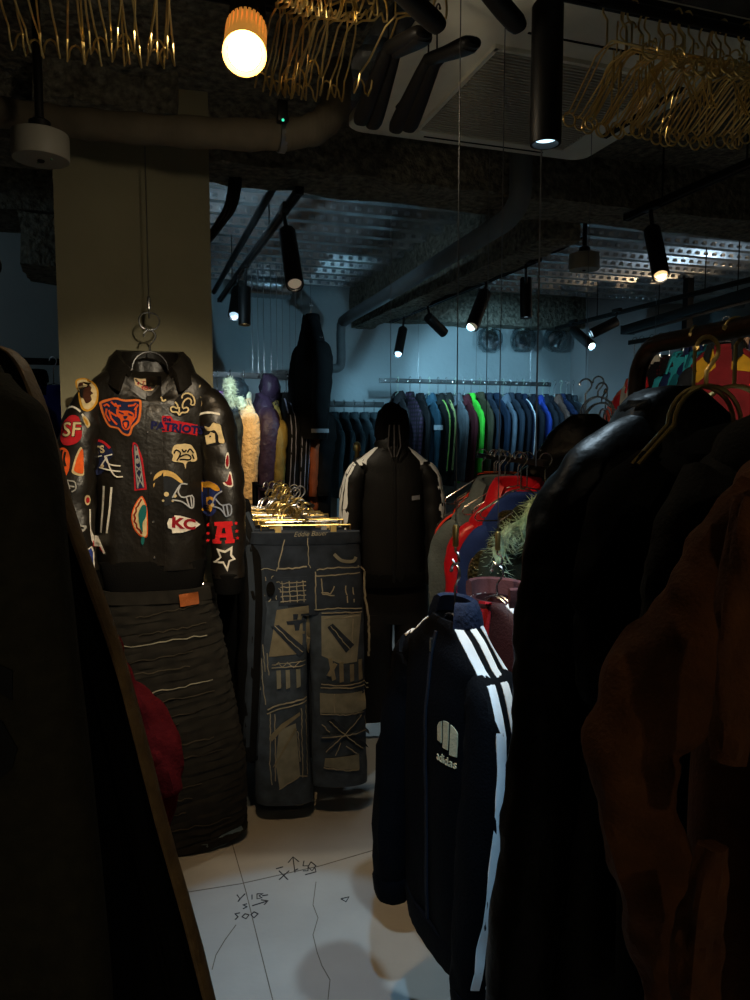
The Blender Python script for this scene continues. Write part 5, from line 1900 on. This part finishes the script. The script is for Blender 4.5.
for q in ([(470, 380), (655, 550)], [(645, 362), (450, 552)], [(425, 470), (680, 452)], [(430, 400), (470, 440)], [(660, 370), (670, 420)], [(530, 500), (500, 570)], [(560, 520), (620, 570)]):
    stitch(bvx, q, .003, fn=H2, k=3)
dp('hem_patch', bvx, denim_pale, [poly(zz(H2, [(445, 590), (630, 575), (632, 660), (540, 650), (440, 635)]))], 1)
stitch(bvx, [(440, 640), (540, 655), (630, 662)], .004, fn=H2, k=2)
# frayed outer seam
stitch(bvx, [(665, 330), (668, 480), (685, 560), (690, 660), (688, 800)], .008, fn=H1, name='frayed_side_seam')
stitch(bvx, [(630, 295), (665, 325)], .005, fn=H1)
jeans = o
zh = pn.z + .115
hanger('clip', (pn.x, pn.y, zh), JR, brass, 'front brass clip hanger gripping the patchwork jeans', None, W=.17, drop=.085, r=.0028)
# rack rail and the jeans behind
dirn = Vector((0, 1, 0))
o = thing('clothes_rack', 'low black clothes rack carrying the jeans on clip hangers', 'clothes rack', (pn.x + .02, pn.y + .5, 0))
bm = bmesh.new()
zr_ = zh - .008
tube(bm, [Vector((0, -.53, zr_)), Vector((0, .8, zr_))], .008, 10)
mk('hanging_bar', bm, black_metal, o)
bm = bmesh.new()
tube(bm, [Vector((0, .8, zr_ + .012)), Vector((0, .8, .03))], .016, 12)
mk('upright', bm, black_metal, o)
bm = bmesh.new()
box(bm, (0, .8, .015), (.5, .04, .03))
box(bm, (0, .62, .0148), (.04, .5, .0296))
mk('foot', bm, black_metal, o)
mats_ = [denim_dark, cloth((40, 44, 52), bump=.4), cloth((24, 26, 32), bump=.4), denim_dark, cloth((52, 58, 64), bump=.4), cloth((20, 20, 24), bump=.4), denim_dark, cloth((32, 34, 40), bump=.4), cloth((60, 56, 48), bump=.4)]
for k in range(9):
    y = pn.y + .085 + k * .075
    x = pn.x - .012 * (k % 3) - .01
    z = pn.z + random.uniform(-.01, .01)
    rz = JR * .5 + R(random.uniform(-4, 4))
    trousers('hanging_jeans', 'dark jeans hidden in the row behind the patchwork pair', 'jeans', (x, y, z), rz, 'jeans behind the patchwork pair', mat=mats_[k], L=random.uniform(.92, 1.0), W=.195 + .012 * (k % 2), hemw=.1, T=.03, seed=150 + k, lod=0)
for k in range(22):
    y = pn.y + .06 + k * .034
    hanger('clip', (pn.x + random.uniform(-.012, .006), y, zh + random.uniform(-.004, .012)), JR * .5 + R(random.uniform(-10, 10)), brass if k % 4 else chrome, 'clip hanger in the glittering row behind the patchwork jeans', 'clip hangers on the jeans rack', W=.17 if k % 2 else .14, drop=.085, r=.0028)
# brass chain hook tree above the row
for k in range(12):
    y = pn.y + .15 + k * .05
    hanger('arched', (pn.x + random.uniform(-.05, .05), y, zh + .045), R(random.uniform(-50, 50)), chrome if k % 2 else brass, 'spare small wire hanger hooked above the jeans row', 'spare hangers above the jeans row', W=.05, drop=.07, r=.003)
# brass post
q = P(357, 447, 3.9)
o = thing('brass_post', 'slim brass post with a loop end beside the black track jacket', 'post', (q.x, q.y, 0))
bm = bmesh.new()
tube(bm, [Vector((0, 0, 0)), Vector((0, 0, q.z))], .012, 10)
mk('tube', bm, brass, o)
bm = bmesh.new()
lathe(bm, [(.02, q.z - .02), (.02, q.z), (.016, q.z + .02), (.006, q.z + .028)], 14)
mk('finial', bm, brass, o)
bm = bmesh.new()
lathe(bm, [(.1, 0), (.1, .01), (.03, .02)], 24)
mk('base', bm, black_metal, o)

# ============================================ BLACK TRACK JACKET, CENTRE
DC = 3.6
q = P(392, 446, DC)
o, pr = jacket('track_jacket', 'black track jacket with white sleeve stripes hanging in the middle', 'jacket', q, R(-12), None, mat=black_nylon, L=.66, W=.168, hem=.165, T=.075, sl=.56, sr=.06, spread=.02, fwd=.04, collar='stand', hemband=black_cloth, cuff=black_cloth, seed=160, slope=.07, zipm=black_metal, fold=.014)
for s in (-1, 1):
    sleeve_stripes(o, pr, s, .168, .07, .54, .02, (-.06, -.04, -.018), .011, white_stripe, .04, front=True)
bvt = bvh_of([pr[0]])
applique('chest_label', [poly([(.085, -.235), (.125, -.232), (.125, -.252), (.085, -.255)])], bvt, cloth((130, 130, 134)), o)
hood(o, black_cloth, (0, .0, .08), (.085, .07, .13), 3)
bm = bmesh.new()
for k in (-1, 0, 1):
    tube(bm, [Vector((.022 * k, -.08, .1)), Vector((.03 * k, -.085, 0)), Vector((.012 * k, -.085, -.05))], .004, 6)
mk('drawstring', bm, cloth((70, 66, 66)), o)
hanger('broad', (q.x, q.y + .02, q.z + .14), R(-12), black_plastic, 'black broad hanger of the centre track jacket', None, W=.17, drop=.14)
o, pr = trousers('track_trousers', 'black track trousers hanging below the centre black track jacket', 'trousers', (q.x + .02, q.y + .03, q.z - .58), R(-12), None, mat=black_nylon, L=.78, W=.17, hemw=.1, T=.05, seed=161, band=black_cloth)
hanger('clip', (q.x + .02, q.y + .03, q.z - .48), R(-12), black_metal, 'black clip hanger of the track trousers in the middle', None, W=.15, drop=.085)
wire('display_wire', 'wire from the ceiling holding the centre black track jacket', 0, 0, 0, q.z + .14, xy=(q.x, q.y + .02))

# ================================================= FRONT TRACK JACKETS
DF = 1.7
q = P(455, 616, DF)
FR = R(-87)
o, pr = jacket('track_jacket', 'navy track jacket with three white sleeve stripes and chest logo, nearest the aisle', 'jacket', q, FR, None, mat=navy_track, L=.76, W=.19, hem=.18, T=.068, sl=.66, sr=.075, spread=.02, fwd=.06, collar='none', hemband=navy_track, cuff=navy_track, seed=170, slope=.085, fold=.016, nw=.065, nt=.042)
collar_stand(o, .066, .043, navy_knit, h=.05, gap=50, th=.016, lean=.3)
for s in (-1, 1):
    sleeve_stripes(o, pr, s, .19, .085, .62, .02, (-.027, .002, .031), .0155, white_stripe, .06, x0=.065)
bvt = bvh_of([pr[0]])
applique('zipper', [stroke([(0, -.03), (0, -.71)], .012)], bvt, cloth((18, 22, 32)), o, step=.04, th=.004)
bm = bmesh.new()
h = bvt.ray_cast(Vector((0, -1, -.06)), Vector((0, 1, 0)))[0] or Vector((0, -.06, -.06))
box(bm, h + Vector((0, -.006, 0)), (.008, .006, .03))
mk('zip_pull', bm, chrome, o)
# trefoil-like chest emblem: three slanted bars in a round cut, with lettering
lg = []
for k in range(3):
    x0_, x1_ = -.033 + k * .023, -.033 + k * .023 + .017
    pts_ = [(x0_, -.012 - .008 * k), (x1_, -.012 - .008 * k)]
    for i in range(6):
        x = x1_ + (x0_ - x1_) * i / 5
        pts_.append((x, math.sqrt(max(0, .036 ** 2 - x * x)) + .004))
    lg.append(poly([(x + .1, y - .24) for x, y in pts_]))
applique('chest_logo', lg + [xf(text2d('adidas', .026), .1, -.285)], bvt, cloth((196, 176, 136)), o, step=.03, th=.002)


def wire_hook(lab, x, y, z, zo, rz):
    o = thing('wire_gripper', lab, 'hook', (x, y, z))
    bm = bmesh.new()
    lathe(bm, [(.004, .01), (.007, .012), (.007, .055), (.004, .06)], 14)
    mk('barrel', bm, brass, o)
    bm = bmesh.new()
    pts = [Vector((0, 0, .012)), Vector((0, 0, 0)), Vector((.012, 0, -.004)), Vector((.016, 0, -.02)), Vector((.002, 0, -.03)), Vector((-.014, 0, -.022))]
    tube(bm, [Vector(v) for v in crom([tuple(v) for v in pts], 16)], .003, 8)
    mk('hook', bm, chrome, o)
    o.rotation_euler = (0, 0, rz)
    return o


hanger('arched', (q.x, q.y, q.z + .12), FR, chrome, 'chrome hanger of the navy track jacket nearest the aisle', None, W=.17, drop=.115, r=.003)
wire_hook('chrome gripper hook above the navy track jacket', q.x, q.y, q.z + .148, 0, FR)
wire('display_wire', 'ceiling wire holding the navy track jacket, leftmost of three in front of the air conditioner', 0, 0, 0, q.z + .2, xy=(q.x, q.y), r=.0013)
q2 = P(497, 598, 2.0)
o, pr = jacket('track_jacket', 'maroon track jacket with three white stripes behind the navy one', 'jacket', q2, R(-70), None, mat=cloth((48, 20, 24), rough=.6), L=.7, W=.2, hem=.19, T=.08, sl=.62, sr=.075, spread=.03, fwd=.05, collar='none', hemband=black_cloth, cuff=black_cloth, seed=175, slope=.085, fold=.014, nw=.07, nt=.055)
collar_stand(o, .072, .056, cloth((86, 52, 54)), h=.05, gap=60, th=.014, lean=-.1)
for s in (-1, 1):
    sleeve_stripes(o, pr, s, .2, .085, .58, .03, (-.03, 0, .03), .016, white_stripe, .05, x0=.065)
applique('lining_edge', [stroke([(.012, -.0), (.02, -.3)], .04)], bvh_of([pr[0]]), cloth((150, 22, 34)), o, step=.04)
hanger('arched', (q2.x, q2.y, q2.z + .09), R(-70), chrome, 'chrome hanger of the maroon track jacket', None, W=.15, drop=.085, r=.003)
wire_hook('chrome gripper hook above the maroon track jacket', q2.x, q2.y, q2.z + .118, 0, R(-70))
wire('display_wire', 'ceiling wire holding the maroon track jacket, middle of three in front of the air conditioner', 0, 0, 0, q2.z + .17, xy=(q2.x, q2.y), r=.0013)

# ================================================= CEILING HANGER CLUSTERS


def hook_rail(name, label, a, b, r=.012, mat=None):
    a, b = Vector(a), Vector(b)
    o = thing(name, label, 'hanger rail', (a + b) / 2, math.atan2((b - a).y, (b - a).x))
    L_ = (b - a).length
    bm = bmesh.new()
    tube(bm, [Vector((-L_ / 2, 0, 0)), Vector((L_ / 2, 0, 0))], r, 12)
    mk('bar', bm, mat or black_metal, o)
    for s in (-1, 1):
        bm = bmesh.new()
        tube(bm, [Vector((s * L_ * .44, 0, 0)), Vector((s * L_ * .44, 0, ZC - .03 - a.z))], .006, 8)
        mk('drop_rod', bm, black_metal, o)
    return o


random.seed(31)
# left and middle clusters: far arm ends show; each arm end is placed, the hanger turned about it
ARM = .2
zl = 2.52
# arm tips (px, py) of the left cluster and the middle cluster
lt = [(22, 46), (35, 52), (51, 52), (76, 58), (93, 60), (100, 50), (121, 58), (125, 47), (133, 62), (155, 62), (158, 52), (166, 60)]
mt_ = [(262, 84), (270, 88), (277, 92), (284, 92), (291, 90), (298, 95), (300, 80), (308, 96), (313, 72), (327, 92), (334, 96), (360, 90)]


def tip_hang(px, py, ztip, rail_y, rail_z, mat, label, group, W=ARM, drop=.11, tw=0, kind='twin'):
    tip = PZ(px, py, ztip)
    rz = R(90) + tw
    d = Vector((math.cos(rz), math.sin(rz), 0))
    loc = tip - d * W
    return hanger(kind, (loc.x, loc.y, ztip + drop + .075), rz, mat, label, group, W=W, drop=drop, r=.0024)


zt1 = 2.36
for k, (px, py) in enumerate(lt):
    tip_hang(px, py, zt1, 0, 0, brass, 'brass wire hanger in the cluster at the top left corner', 'brass hangers at the top left', tw=R(random.uniform(-7, 7)))
for k, (px, py) in enumerate(mt_):
    tip_hang(px, py, zt1, 0, 0, brass, 'brass wire hanger in the cluster right of the glowing bulb', 'brass hangers right of the bulb', tw=R(random.uniform(-7, 7)))
a, b = PZ(0, 50, zt1), PZ(360, 92, zt1)
yl = (a.y + b.y) / 2 - ARM
hook_rail('hanger_rail', 'dark rail above the top edge holding brass hangers left of the air conditioner', (a.x - .1, yl, zt1 + .175 - .012), (b.x + .12, yl, zt1 + .175 - .012))
# right cluster
zt2 = 2.30
ya = None
tips = []
for k in range(26):
    t = k / 25
    px = 566 + 172 * t + random.uniform(-3, 3)
    py = 120 + 18 * min(1, t * 1.5) + random.uniform(-4, 4)
    tips.append((px, py))
for px, py in tips:
    tip_hang(px, py, zt2, 0, 0, brass, 'brass wire hanger in the row at the top right', 'brass hangers at the top right', W=.2, tw=R(random.uniform(-6, 2)), kind='loop')
a, b = PZ(566, 120, zt2), PZ(738, 138, zt2)
hook_rail('hanger_rail', 'dark rail at the top right holding the row of brass hangers', (a.x - .06, (a.y + b.y) / 2 - .2, zt2 + .163), (b.x + .3, (a.y + b.y) / 2 - .2, zt2 + .163))
# second row of hooks seen tangled above the right row
for k in range(12):
    p = P(618 + k * 12.5 + random.uniform(-3, 3), 44 + k * 2.2 + random.uniform(-9, 9), 1.82 + .01 * k)
    hanger('arched', (p.x, p.y, p.z + .04), R(random.uniform(40, 130)), brass, 'short brass hanger tangled above the top right row', 'tangled brass hangers at the top right', W=.09, drop=.07, r=.0022)
# black broad hangers in the middle
for (px, py, tw, lab) in ((361, 122, 3, 'leftmost'), (373, 126, -1, 'second from left'), (396, 130, 4, 'third from left'), (409, 129, 0, 'rightmost')):
    tip = PZ(px, py, 2.33)
    rz = R(90 + tw - 4)
    d = Vector((math.cos(rz), math.sin(rz), 0))
    hanger('broad', (tip.x - d.x * .23, tip.y - d.y * .23, 2.33 + .2), rz, black_plastic, 'black broad hanger pointing away under the ceiling, %s of four' % lab, None, W=.22, drop=.12)
for (px, py, tw, zz_, lab) in ((518, 28, 24, 2.34, 'black broad hanger pointing right across the air conditioner, farther one'), (438, 28, 20, 2.30, 'black broad hanger pointing right across the air conditioner, nearer one')):
    tip = PZ(px, py, zz_)
    rz = R(tw)
    d = Vector((math.cos(rz), math.sin(rz), 0))
    hanger('broad', (tip.x - d.x * .23, tip.y - d.y * .23, zz_ + .2), rz, black_plastic, lab, None, W=.22, drop=.12)

# third ceiling wire
p = P(537, 400, 1.9)
wire('display_wire', 'bright ceiling wire directly below the large near spotlight, rightmost of three', 0, 0, 0, 1.42, xy=(p.x, p.y), r=.0016)

# ======================================================== FOREGROUND LEFT


def slab(name, rows, t, mat, root, d=None, n=40, m=40, ex=.7, fold=.01, seed=0):
    """A garment body from rows (py, px left, px right, depth) with half-thickness t."""
    rs = crom(rows, m)
    rings = []
    for (py, l, r, dd) in rs:
        c = P((l + r) / 2, py, dd)
        w = (r - l) / 2 * dd / F
        ring = []
        for i in range(n):
            a = 2 * math.pi * i / n
            ca, sa = sp(math.cos(a), ex), sp(math.sin(a), ex)
            f = fold * (N(ca * w * 9 + seed, sa + seed, c.z * 1.7) + .4 * N(ca * w * 22, sa, c.z * 12 + seed))
            ring.append(c + RT * (ca * (w + f * .4)) + FH * (sa * (t + f)) - root.location)
        rings.append(ring)
    c0_ = sum(rings[0], Vector()) / n
    c1_ = sum(rings[-1], Vector()) / n
    rings = [[c0_ + (p - c0_) * .3 + Vector((0, 0, .004)) for p in rings[0]]] + rings + [[c1_ + (p - c1_) * .9 for p in rings[-1]]]
    bm = bmesh.new()
    loft(bm, rings)
    return mk(name, fixn(bm), mat, root)


def psleeve(name, pts, mat, root, wr=.012, seed=0, n=24, m=44, flat=.8):
    """Sleeve through (px, py, depth, radius in px)."""
    path = []
    for px, py, d, r in pts:
        q = P(px, py, d) - root.location
        path.append((q.x, q.y, q.z, r * d / F, r * d / F * flat))
    return mk(name, sleeve_bm(path, n, m, wr, seed, xa=RT, ya=FH), mat, root)


grey_fleece = M('charcoal_fleece', (40, 37, 28), .95, spec=.08, var=.2, vs=60, bump=.3, bs=160)
print_black = M('print_black', (3, 3, 3), .6, bump=0)
black_coat_m = M('black_wool', (7, 7, 6), .95, spec=.08, bump=.2)
lit_edge_and_seam = M('lit_edge_and_seam_tan', (104, 82, 52), .6, var=.3, vs=40)  # tan paints the coat's lit edge; also colours a sleeve seam
red_fleece = M('red_fleece', (74, 11, 8), .95, var=.2, vs=40, bump=.3, bs=150, spec=.02)

o = thing('sweatshirt', 'charcoal sweatshirt with a big black letter print at the left edge', 'sweatshirt', P(-60, 400, .78))
b_ = slab('body', [(372, -110, 0, .8), (388, -190, 16, .79), (412, -260, 42, .78), (480, -280, 58, .77), (600, -290, 70, .76), (720, -290, 84, .76), (850, -285, 98, .76), (1000, -280, 112, .76), (1100, -280, 120, .76)], .05, grey_fleece, o, fold=.006, seed=4)
bv = bvh_of([b_])
q = P(0, 715, .76) - o.location
for (py, px, sz, nm) in ((712, 2, .155, 'letter_print'), (796, 8, .06, 'small_letter_print')):
    q = P(px, py, .76) - o.location
    tx = text2d('S', sz, 0, wx=1.05, off=.004 if sz > .1 else .002)
    applique(nm, [tx], bv, print_black, o, off=.0008, th=.0015, step=.02, O=q, ax=RT, ay=Vector((0, 0, 1)), dr=FH, far=.3)
collar_c = P(-95, 372, .8) - o.location
bm = bmesh.new()
tube(bm, [collar_c + RT * (.09 * math.cos(a * math.pi / 10)) + FH * (.05 * math.sin(a * math.pi / 10)) for a in range(20)], .012, 8, closed=True)
mk('neck_rib', bm, grey_fleece, o)

o = thing('long_coat', 'long black coat with its lit front edge painted tan filling the left side', 'coat', P(-60, 340, 1.0))
edge = [(-40, 338, .98), (0, 346, .97), (20, 358, .96), (36, 388, .95), (53, 440, .94), (70, 507, .94), (92, 572, .93), (121, 656, .93), (141, 730, .93), (165, 824, .93), (192, 920, .93), (214, 1006, .93), (240, 1110, .93)]
rows = [(py, px - (150 + (py - 330) * .6 if py < 560 else 300), px - 2, d + .02) for px, py, d in edge]
slab('body', rows, .035, black_coat_m, o, fold=.006, seed=8, ex=.6)
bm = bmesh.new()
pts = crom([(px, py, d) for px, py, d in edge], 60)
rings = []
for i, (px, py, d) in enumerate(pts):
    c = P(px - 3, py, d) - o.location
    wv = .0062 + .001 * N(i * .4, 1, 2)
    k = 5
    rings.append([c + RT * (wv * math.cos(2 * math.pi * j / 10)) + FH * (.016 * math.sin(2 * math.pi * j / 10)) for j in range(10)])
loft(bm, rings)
mk('lit_edge_strip', fixn(bm), lit_edge_and_seam, o)  # tan strip stands for lamplight on the coat's front edge
bm = bmesh.new()
pts = crom([(px - 26 - .02 * (py - 340), py + 10, d - .012) for px, py, d in edge], 60)
tube(bm, [P(*p) - o.location for p in pts], .003, 6)
mk('edge_seam', bm, black_coat_m, o)
psleeve('sleeve', [(-60, 420, .9, 60), (-30, 560, .88, 62), (0, 720, .88, 60), (20, 900, .88, 55), (30, 1040, .88, 50)], black_coat_m, o, seed=2)

o = thing('sweatshirt', 'deep red sweatshirt sleeve poking out behind the long black coat', 'sweatshirt', P(60, 560, 1.3))
slab('body', [(520, 0, 40, 1.34), (540, -60, 70, 1.34), (600, -90, 92, 1.34), (700, -100, 112, 1.34), (790, -100, 120, 1.34)], .04, red_fleece, o, seed=12, fold=.008)
s_ = psleeve('sleeve', [(72, 595, 1.31, 22), (88, 640, 1.3, 25), (107, 684, 1.29, 27), (136, 734, 1.28, 29), (150, 764, 1.27, 28), (158, 794, 1.27, 23)], red_fleece, o, seed=13, wr=.016)
psleeve('cuff', [(157, 790, 1.27, 21), (156, 806, 1.27, 20), (152, 824, 1.27, 18)], red_fleece, o, seed=14, wr=.002, m=10)
psleeve('sleeve_fold', [(134, 748, 1.262, 12), (148, 760, 1.255, 16), (162, 764, 1.262, 12)], red_fleece, o, seed=15, wr=.006, m=14)

RZL = -TH
# left rail (outside the frame) that carries them
a, b = P(-330, 360, .75), P(-130, 380, 2.0)
hook_rail('hanger_rail', 'rail of the garments along the left side', (P(-120, 360, .8).x, .35, 1.80), (P(-120, 360, .8).x, 1.5, 1.80), .015)

for (px, py, d, lab) in ((-95, 372, .8, 'black hanger of the charcoal sweatshirt on the left rail'), (-60, 335, .99, 'black hanger of the long black coat on the left rail'), (0, 515, 1.34, 'black hanger of the deep red sweatshirt on the left rail')):
    q = P(px, py, d)
    hanger('broad', (q.x, q.y, 1.812), RZL, black_plastic, lab, None, W=.08, drop=max(.06, 1.812 - q.z + .01))

# ======================================================= FOREGROUND RIGHT
# bronze rack
xr = PY(712, 333, 1.5).x
r0, r1 = P(752, 327, 1.38), P(652, 345, 1.86)
zb_ = 1.705
A = P(800, 318, 1.2)
pa = PZ(790, 318, zb_)
pb = PZ(660, 343, zb_)
dv = (pb - pa)
dv.z = 0
dv.normalize()
cr = .085
pts = [pa - dv * .5, pa, pb]
for k in range(1, 9):
    a_ = R(90 * k / 8)
    pts.append(pb + dv * (cr * math.sin(a_)) + Vector((0, 0, -cr * (1 - math.cos(a_)))))
foot = pts[-1].copy()
foot.z = .02
pts.append(foot)
o = thing('clothes_rack', 'thick bronze tube clothes rack with a rounded corner at the right', 'clothes rack', (foot.x, foot.y, 0))
bm = bmesh.new()
tube(bm, [p - o.location for p in pts], .02, 18)
mk('tube_frame', bm, bronze, o)
bm = bmesh.new()
lathe(bm, [(.09, 0), (.09, .012), (.03, .02), (.022, .03)], 24)
mk('foot_plate', bm, black_metal, o)
bm = bmesh.new()
lathe(bm, [(.023, zb_ - .36), (.024, zb_ - .355), (.024, zb_ - .32), (.023, zb_ - .315)], 20)
mk('joint_collar', bm, black_metal, o)


def rp(t):          # point on the rack bar, t metres from the corner towards the camera
    return pb - dv * t


def rack_hook(t, lab, rz, kind='arched', W=.17, drop=.13):
    p = rp(t)
    return hanger(kind, (p.x, p.y, zb_ + .02), rz, brass, lab, None, W=W, drop=drop, r=.0038, name='clothes_hanger')


RZ = math.atan2(dv.y, dv.x) - math.pi / 2

# R1 leather jacket
o = thing('leather_jacket', 'black leather biker jacket with shiny shoulder, first on the bronze rack', 'jacket', P(620, 400, 1.45))
b_ = slab('body', [(388, 650, 690, 1.47), (398, 630, 706, 1.46), (424, 612, 735, 1.45), (475, 590, 780, 1.43), (600, 562, 800, 1.42), (760, 545, 800, 1.41), (1010, 530, 800, 1.4), (1100, 530, 800, 1.4)], .075, dark_leather, o, seed=21, fold=.012)
sv = psleeve('sleeve', [(648, 436, 1.42, 28), (618, 456, 1.4, 33), (589, 485, 1.38, 36), (567, 524, 1.37, 37), (557, 570, 1.36, 36), (551, 640, 1.35, 36), (546, 740, 1.34, 36), (534, 860, 1.33, 36), (520, 960, 1.32, 34), (514, 1060, 1.32, 32)], dark_leather, o, seed=22, wr=.007, m=90, n=36)
bvs = bvh_of([sv])


def on_px(name, pxs, w, bv, mat, par, d, off=.001, th=.003):
    """A raised seam or strap along photo points, laid on a surface seen from the aisle."""
    c = P(*pxs[0], d) - par.location
    q = []
    for px, py in smooth2(pxs, 20, False):
        v = P(px, py, d) - par.location - c
        q.append((v.dot(RT), v.z))
    return applique(name, [stroke(q, w)], bv, mat, par, off=off, th=th, step=.05, O=c, ax=RT, ay=Vector((0, 0, 1)), dr=FH, far=.3)


for pts in ([(552, 492), (572, 512), (600, 508)], [(546, 502), (566, 524), (596, 524)], [(531, 545), (548, 571), (568, 585)], [(588, 452), (612, 458), (640, 470)], [(541, 600), (556, 610), (582, 570)], [(526, 690), (545, 702), (565, 690)], [(524, 560), (540, 590), (545, 640)]):
    on_px('sleeve_seam', pts, .006, bvs, dark_leather, sv, 1.35)
hood(o, dark_leather, tuple(P(662, 412, 1.45) - o.location), (.085, .075, .045), 6, 'collar')
bm = bmesh.new()
c = P(506, 935, 1.3) - o.location
box(bm, c, (.012, .004, .03))
mk('zip_pull', bm, chrome, o)

# R2 black hooded sweatshirt
o = thing('hooded_sweatshirt', 'plain black hooded sweatshirt between the leather jacket and the brown work jacket', 'sweatshirt', P(680, 470, 1.18))
slab('body', [(446, 692, 760, 1.22), (460, 668, 790, 1.21), (484, 645, 820, 1.2), (560, 622, 840, 1.18), (700, 618, 850, 1.17), (1010, 618, 850, 1.15), (1100, 618, 850, 1.15)], .06, black_cloth, o, seed=31)
psleeve('sleeve', [(660, 478, 1.17, 34), (630, 510, 1.16, 36), (612, 560, 1.15, 34), (606, 620, 1.14, 32), (604, 680, 1.13, 26), (606, 700, 1.13, 22)], black_cloth, o, seed=32, wr=.014)
hood(o, black_cloth, tuple(P(726, 462, 1.2) - o.location), (.08, .07, .06), 9)

# R3 dark jacket with stitched placket
o = thing('work_jacket', 'very dark olive jacket with stitched seams behind the brown work jacket', 'jacket', P(720, 460, 1.02))
dk_o = M('dark_olive_canvas', (18, 16, 10), .9, bump=.3)
b_ = slab('body', [(448, 728, 800, 1.04), (462, 706, 840, 1.03), (500, 686, 860, 1.02), (620, 668, 880, 1.0), (800, 655, 890, .99), (1010, 650, 890, .98), (1100, 650, 890, .98)], .05, dk_o, o, seed=41)
psleeve('sleeve', [(712, 478, 1.0, 26), (690, 520, .99, 30), (676, 590, .98, 30), (662, 680, .97, 28), (650, 780, .96, 26), (644, 880, .96, 24)], dk_o, o, seed=42, wr=.01)
hood(o, dk_o, tuple(P(770, 455, 1.02) - o.location), (.08, .06, .06), 10, 'collar')

# R4 brown work jacket
o = thing('work_jacket', 'brown canvas work jacket nearest the camera at the right edge', 'jacket', P(780, 470, .8))
duck = M('brown_canvas', (84, 48, 17), .85, var=.25, vs=30, bump=.3, bs=220)
b_ = slab('body', [(446, 790, 860, .82), (458, 760, 900, .82), (480, 738, 940, .81), (560, 722, 960, .8), (700, 700, 980, .79), (900, 690, 980, .78), (1100, 690, 980, .78)], .05, duck, o, seed=51)
sv = psleeve('sleeve', [(762, 494, .78, 24), (736, 534, .77, 32), (714, 586, .765, 38), (688, 642, .76, 46), (652, 702, .755, 50), (630, 755, .75, 45), (640, 820, .75, 40), (660, 900, .75, 38), (676, 980, .75, 36), (690, 1060, .75, 34)], duck, o, seed=52, wr=.012, m=70)
bvs = bvh_of([sv])
on_px('sleeve_seam', [(736, 500), (718, 540), (702, 590)], .004, bvs, lit_edge_and_seam, sv, .75)
on_px('elbow_seam', [(585, 757), (610, 720), (640, 692), (676, 678)], .004, bvs, duck, sv, .74, th=.002)
o = thing('fleece_jacket', 'brown sleeve with a ragged knit cuff hanging at the far right edge', 'jacket', P(760, 480, .68))
slab('body', [(470, 780, 880, .7), (500, 764, 920, .7), (700, 760, 940, .69), (1000, 758, 940, .68), (1100, 758, 940, .68)], .035, duck, o, seed=61)
sv = psleeve('sleeve', [(752, 500, .66, 16), (740, 560, .655, 18), (735, 640, .65, 19), (733, 720, .65, 18), (728, 762, .65, 17)], duck, o, seed=62, wr=.006)
psleeve('knit_cuff', [(728, 758, .65, 19), (724, 790, .65, 18), (718, 825, .65, 16), (712, 850, .65, 15)], M('brown_knit', (84, 56, 30), .95, kind='wave', bs=150, bump=.6), sv, seed=63, wr=.012)
psleeve('lining', [(712, 846, .652, 14), (704, 900, .655, 18), (698, 960, .655, 20), (692, 1050, .655, 20)], duck, o, seed=64, wr=.008)

# dark leather pieces with chains, behind the biker jacket
q = P(585, 414, 2.6)
o, pr = jacket('leather_jacket', 'creased black leather jacket behind the biker jacket, below the grey partition', 'jacket', q, R(-40), None, mat=dark_leather, L=.62, W=.18, hem=.18, T=.07, sl=.6, sr=.075, spread=.04, fwd=.04, collar='none', seed=180, fold=.02, slope=.16, nw=.045, nt=.035)
hanger('arched', (q.x, q.y, q.z + .12), R(-30), chrome, 'chrome hanger of the creased black leather jacket', None, W=.15, drop=.13, r=.003)
for k in range(3):
    hanger('arched', (q.x + .05 + .03 * k, q.y + .02 * k, q.z + .13 - .02 * k), R(-60 + 50 * k), chrome, 'spare chrome hanger bunched above the creased black leather jacket', 'spare hangers above the creased leather jacket', W=.05, drop=.07, r=.003)
wire('display_wire', 'thin wire in front of the grey partition holding the creased leather jacket', 0, 0, 0, q.z + .12, xy=(q.x, q.y), r=.0012)

rack_hook(.12, 'curved brass hanger with a ball end nearest the bronze corner', RZ + .5)
rack_hook(.24, 'second brass hanger from the corner of the bronze rack', RZ - .4)
rack_hook(.45, 'third brass hanger from the corner of the bronze rack', RZ + .2, drop=.16)
for k, (px, py, d, lab) in enumerate(((600, 400, 0, ''),)):
    pass
for (px, py, d, lab) in ((706, 386, 1.16, 'brass arched hanger standing out of the black hood'),):
    p = P(px, py, d)
    hanger('arched', (p.x, p.y, p.z + .075), RZ, brass, lab, None, W=.12, drop=.075 + .0, r=.0036)
# black post of the room behind the bronze rack
q = PY(686, 360, 5.2)
bm = bmesh.new()
box(bm, (0, 0, ZC / 2), (.06, .06, ZC - .1))
box(bm, (0, 0, .01), (.16, .16, .02))
o = mk('post', bm, black_metal, smooth=False)
o.location = (q.x, q.y, 0)
tag(o, 'square black steel post behind the bronze rack', 'post')
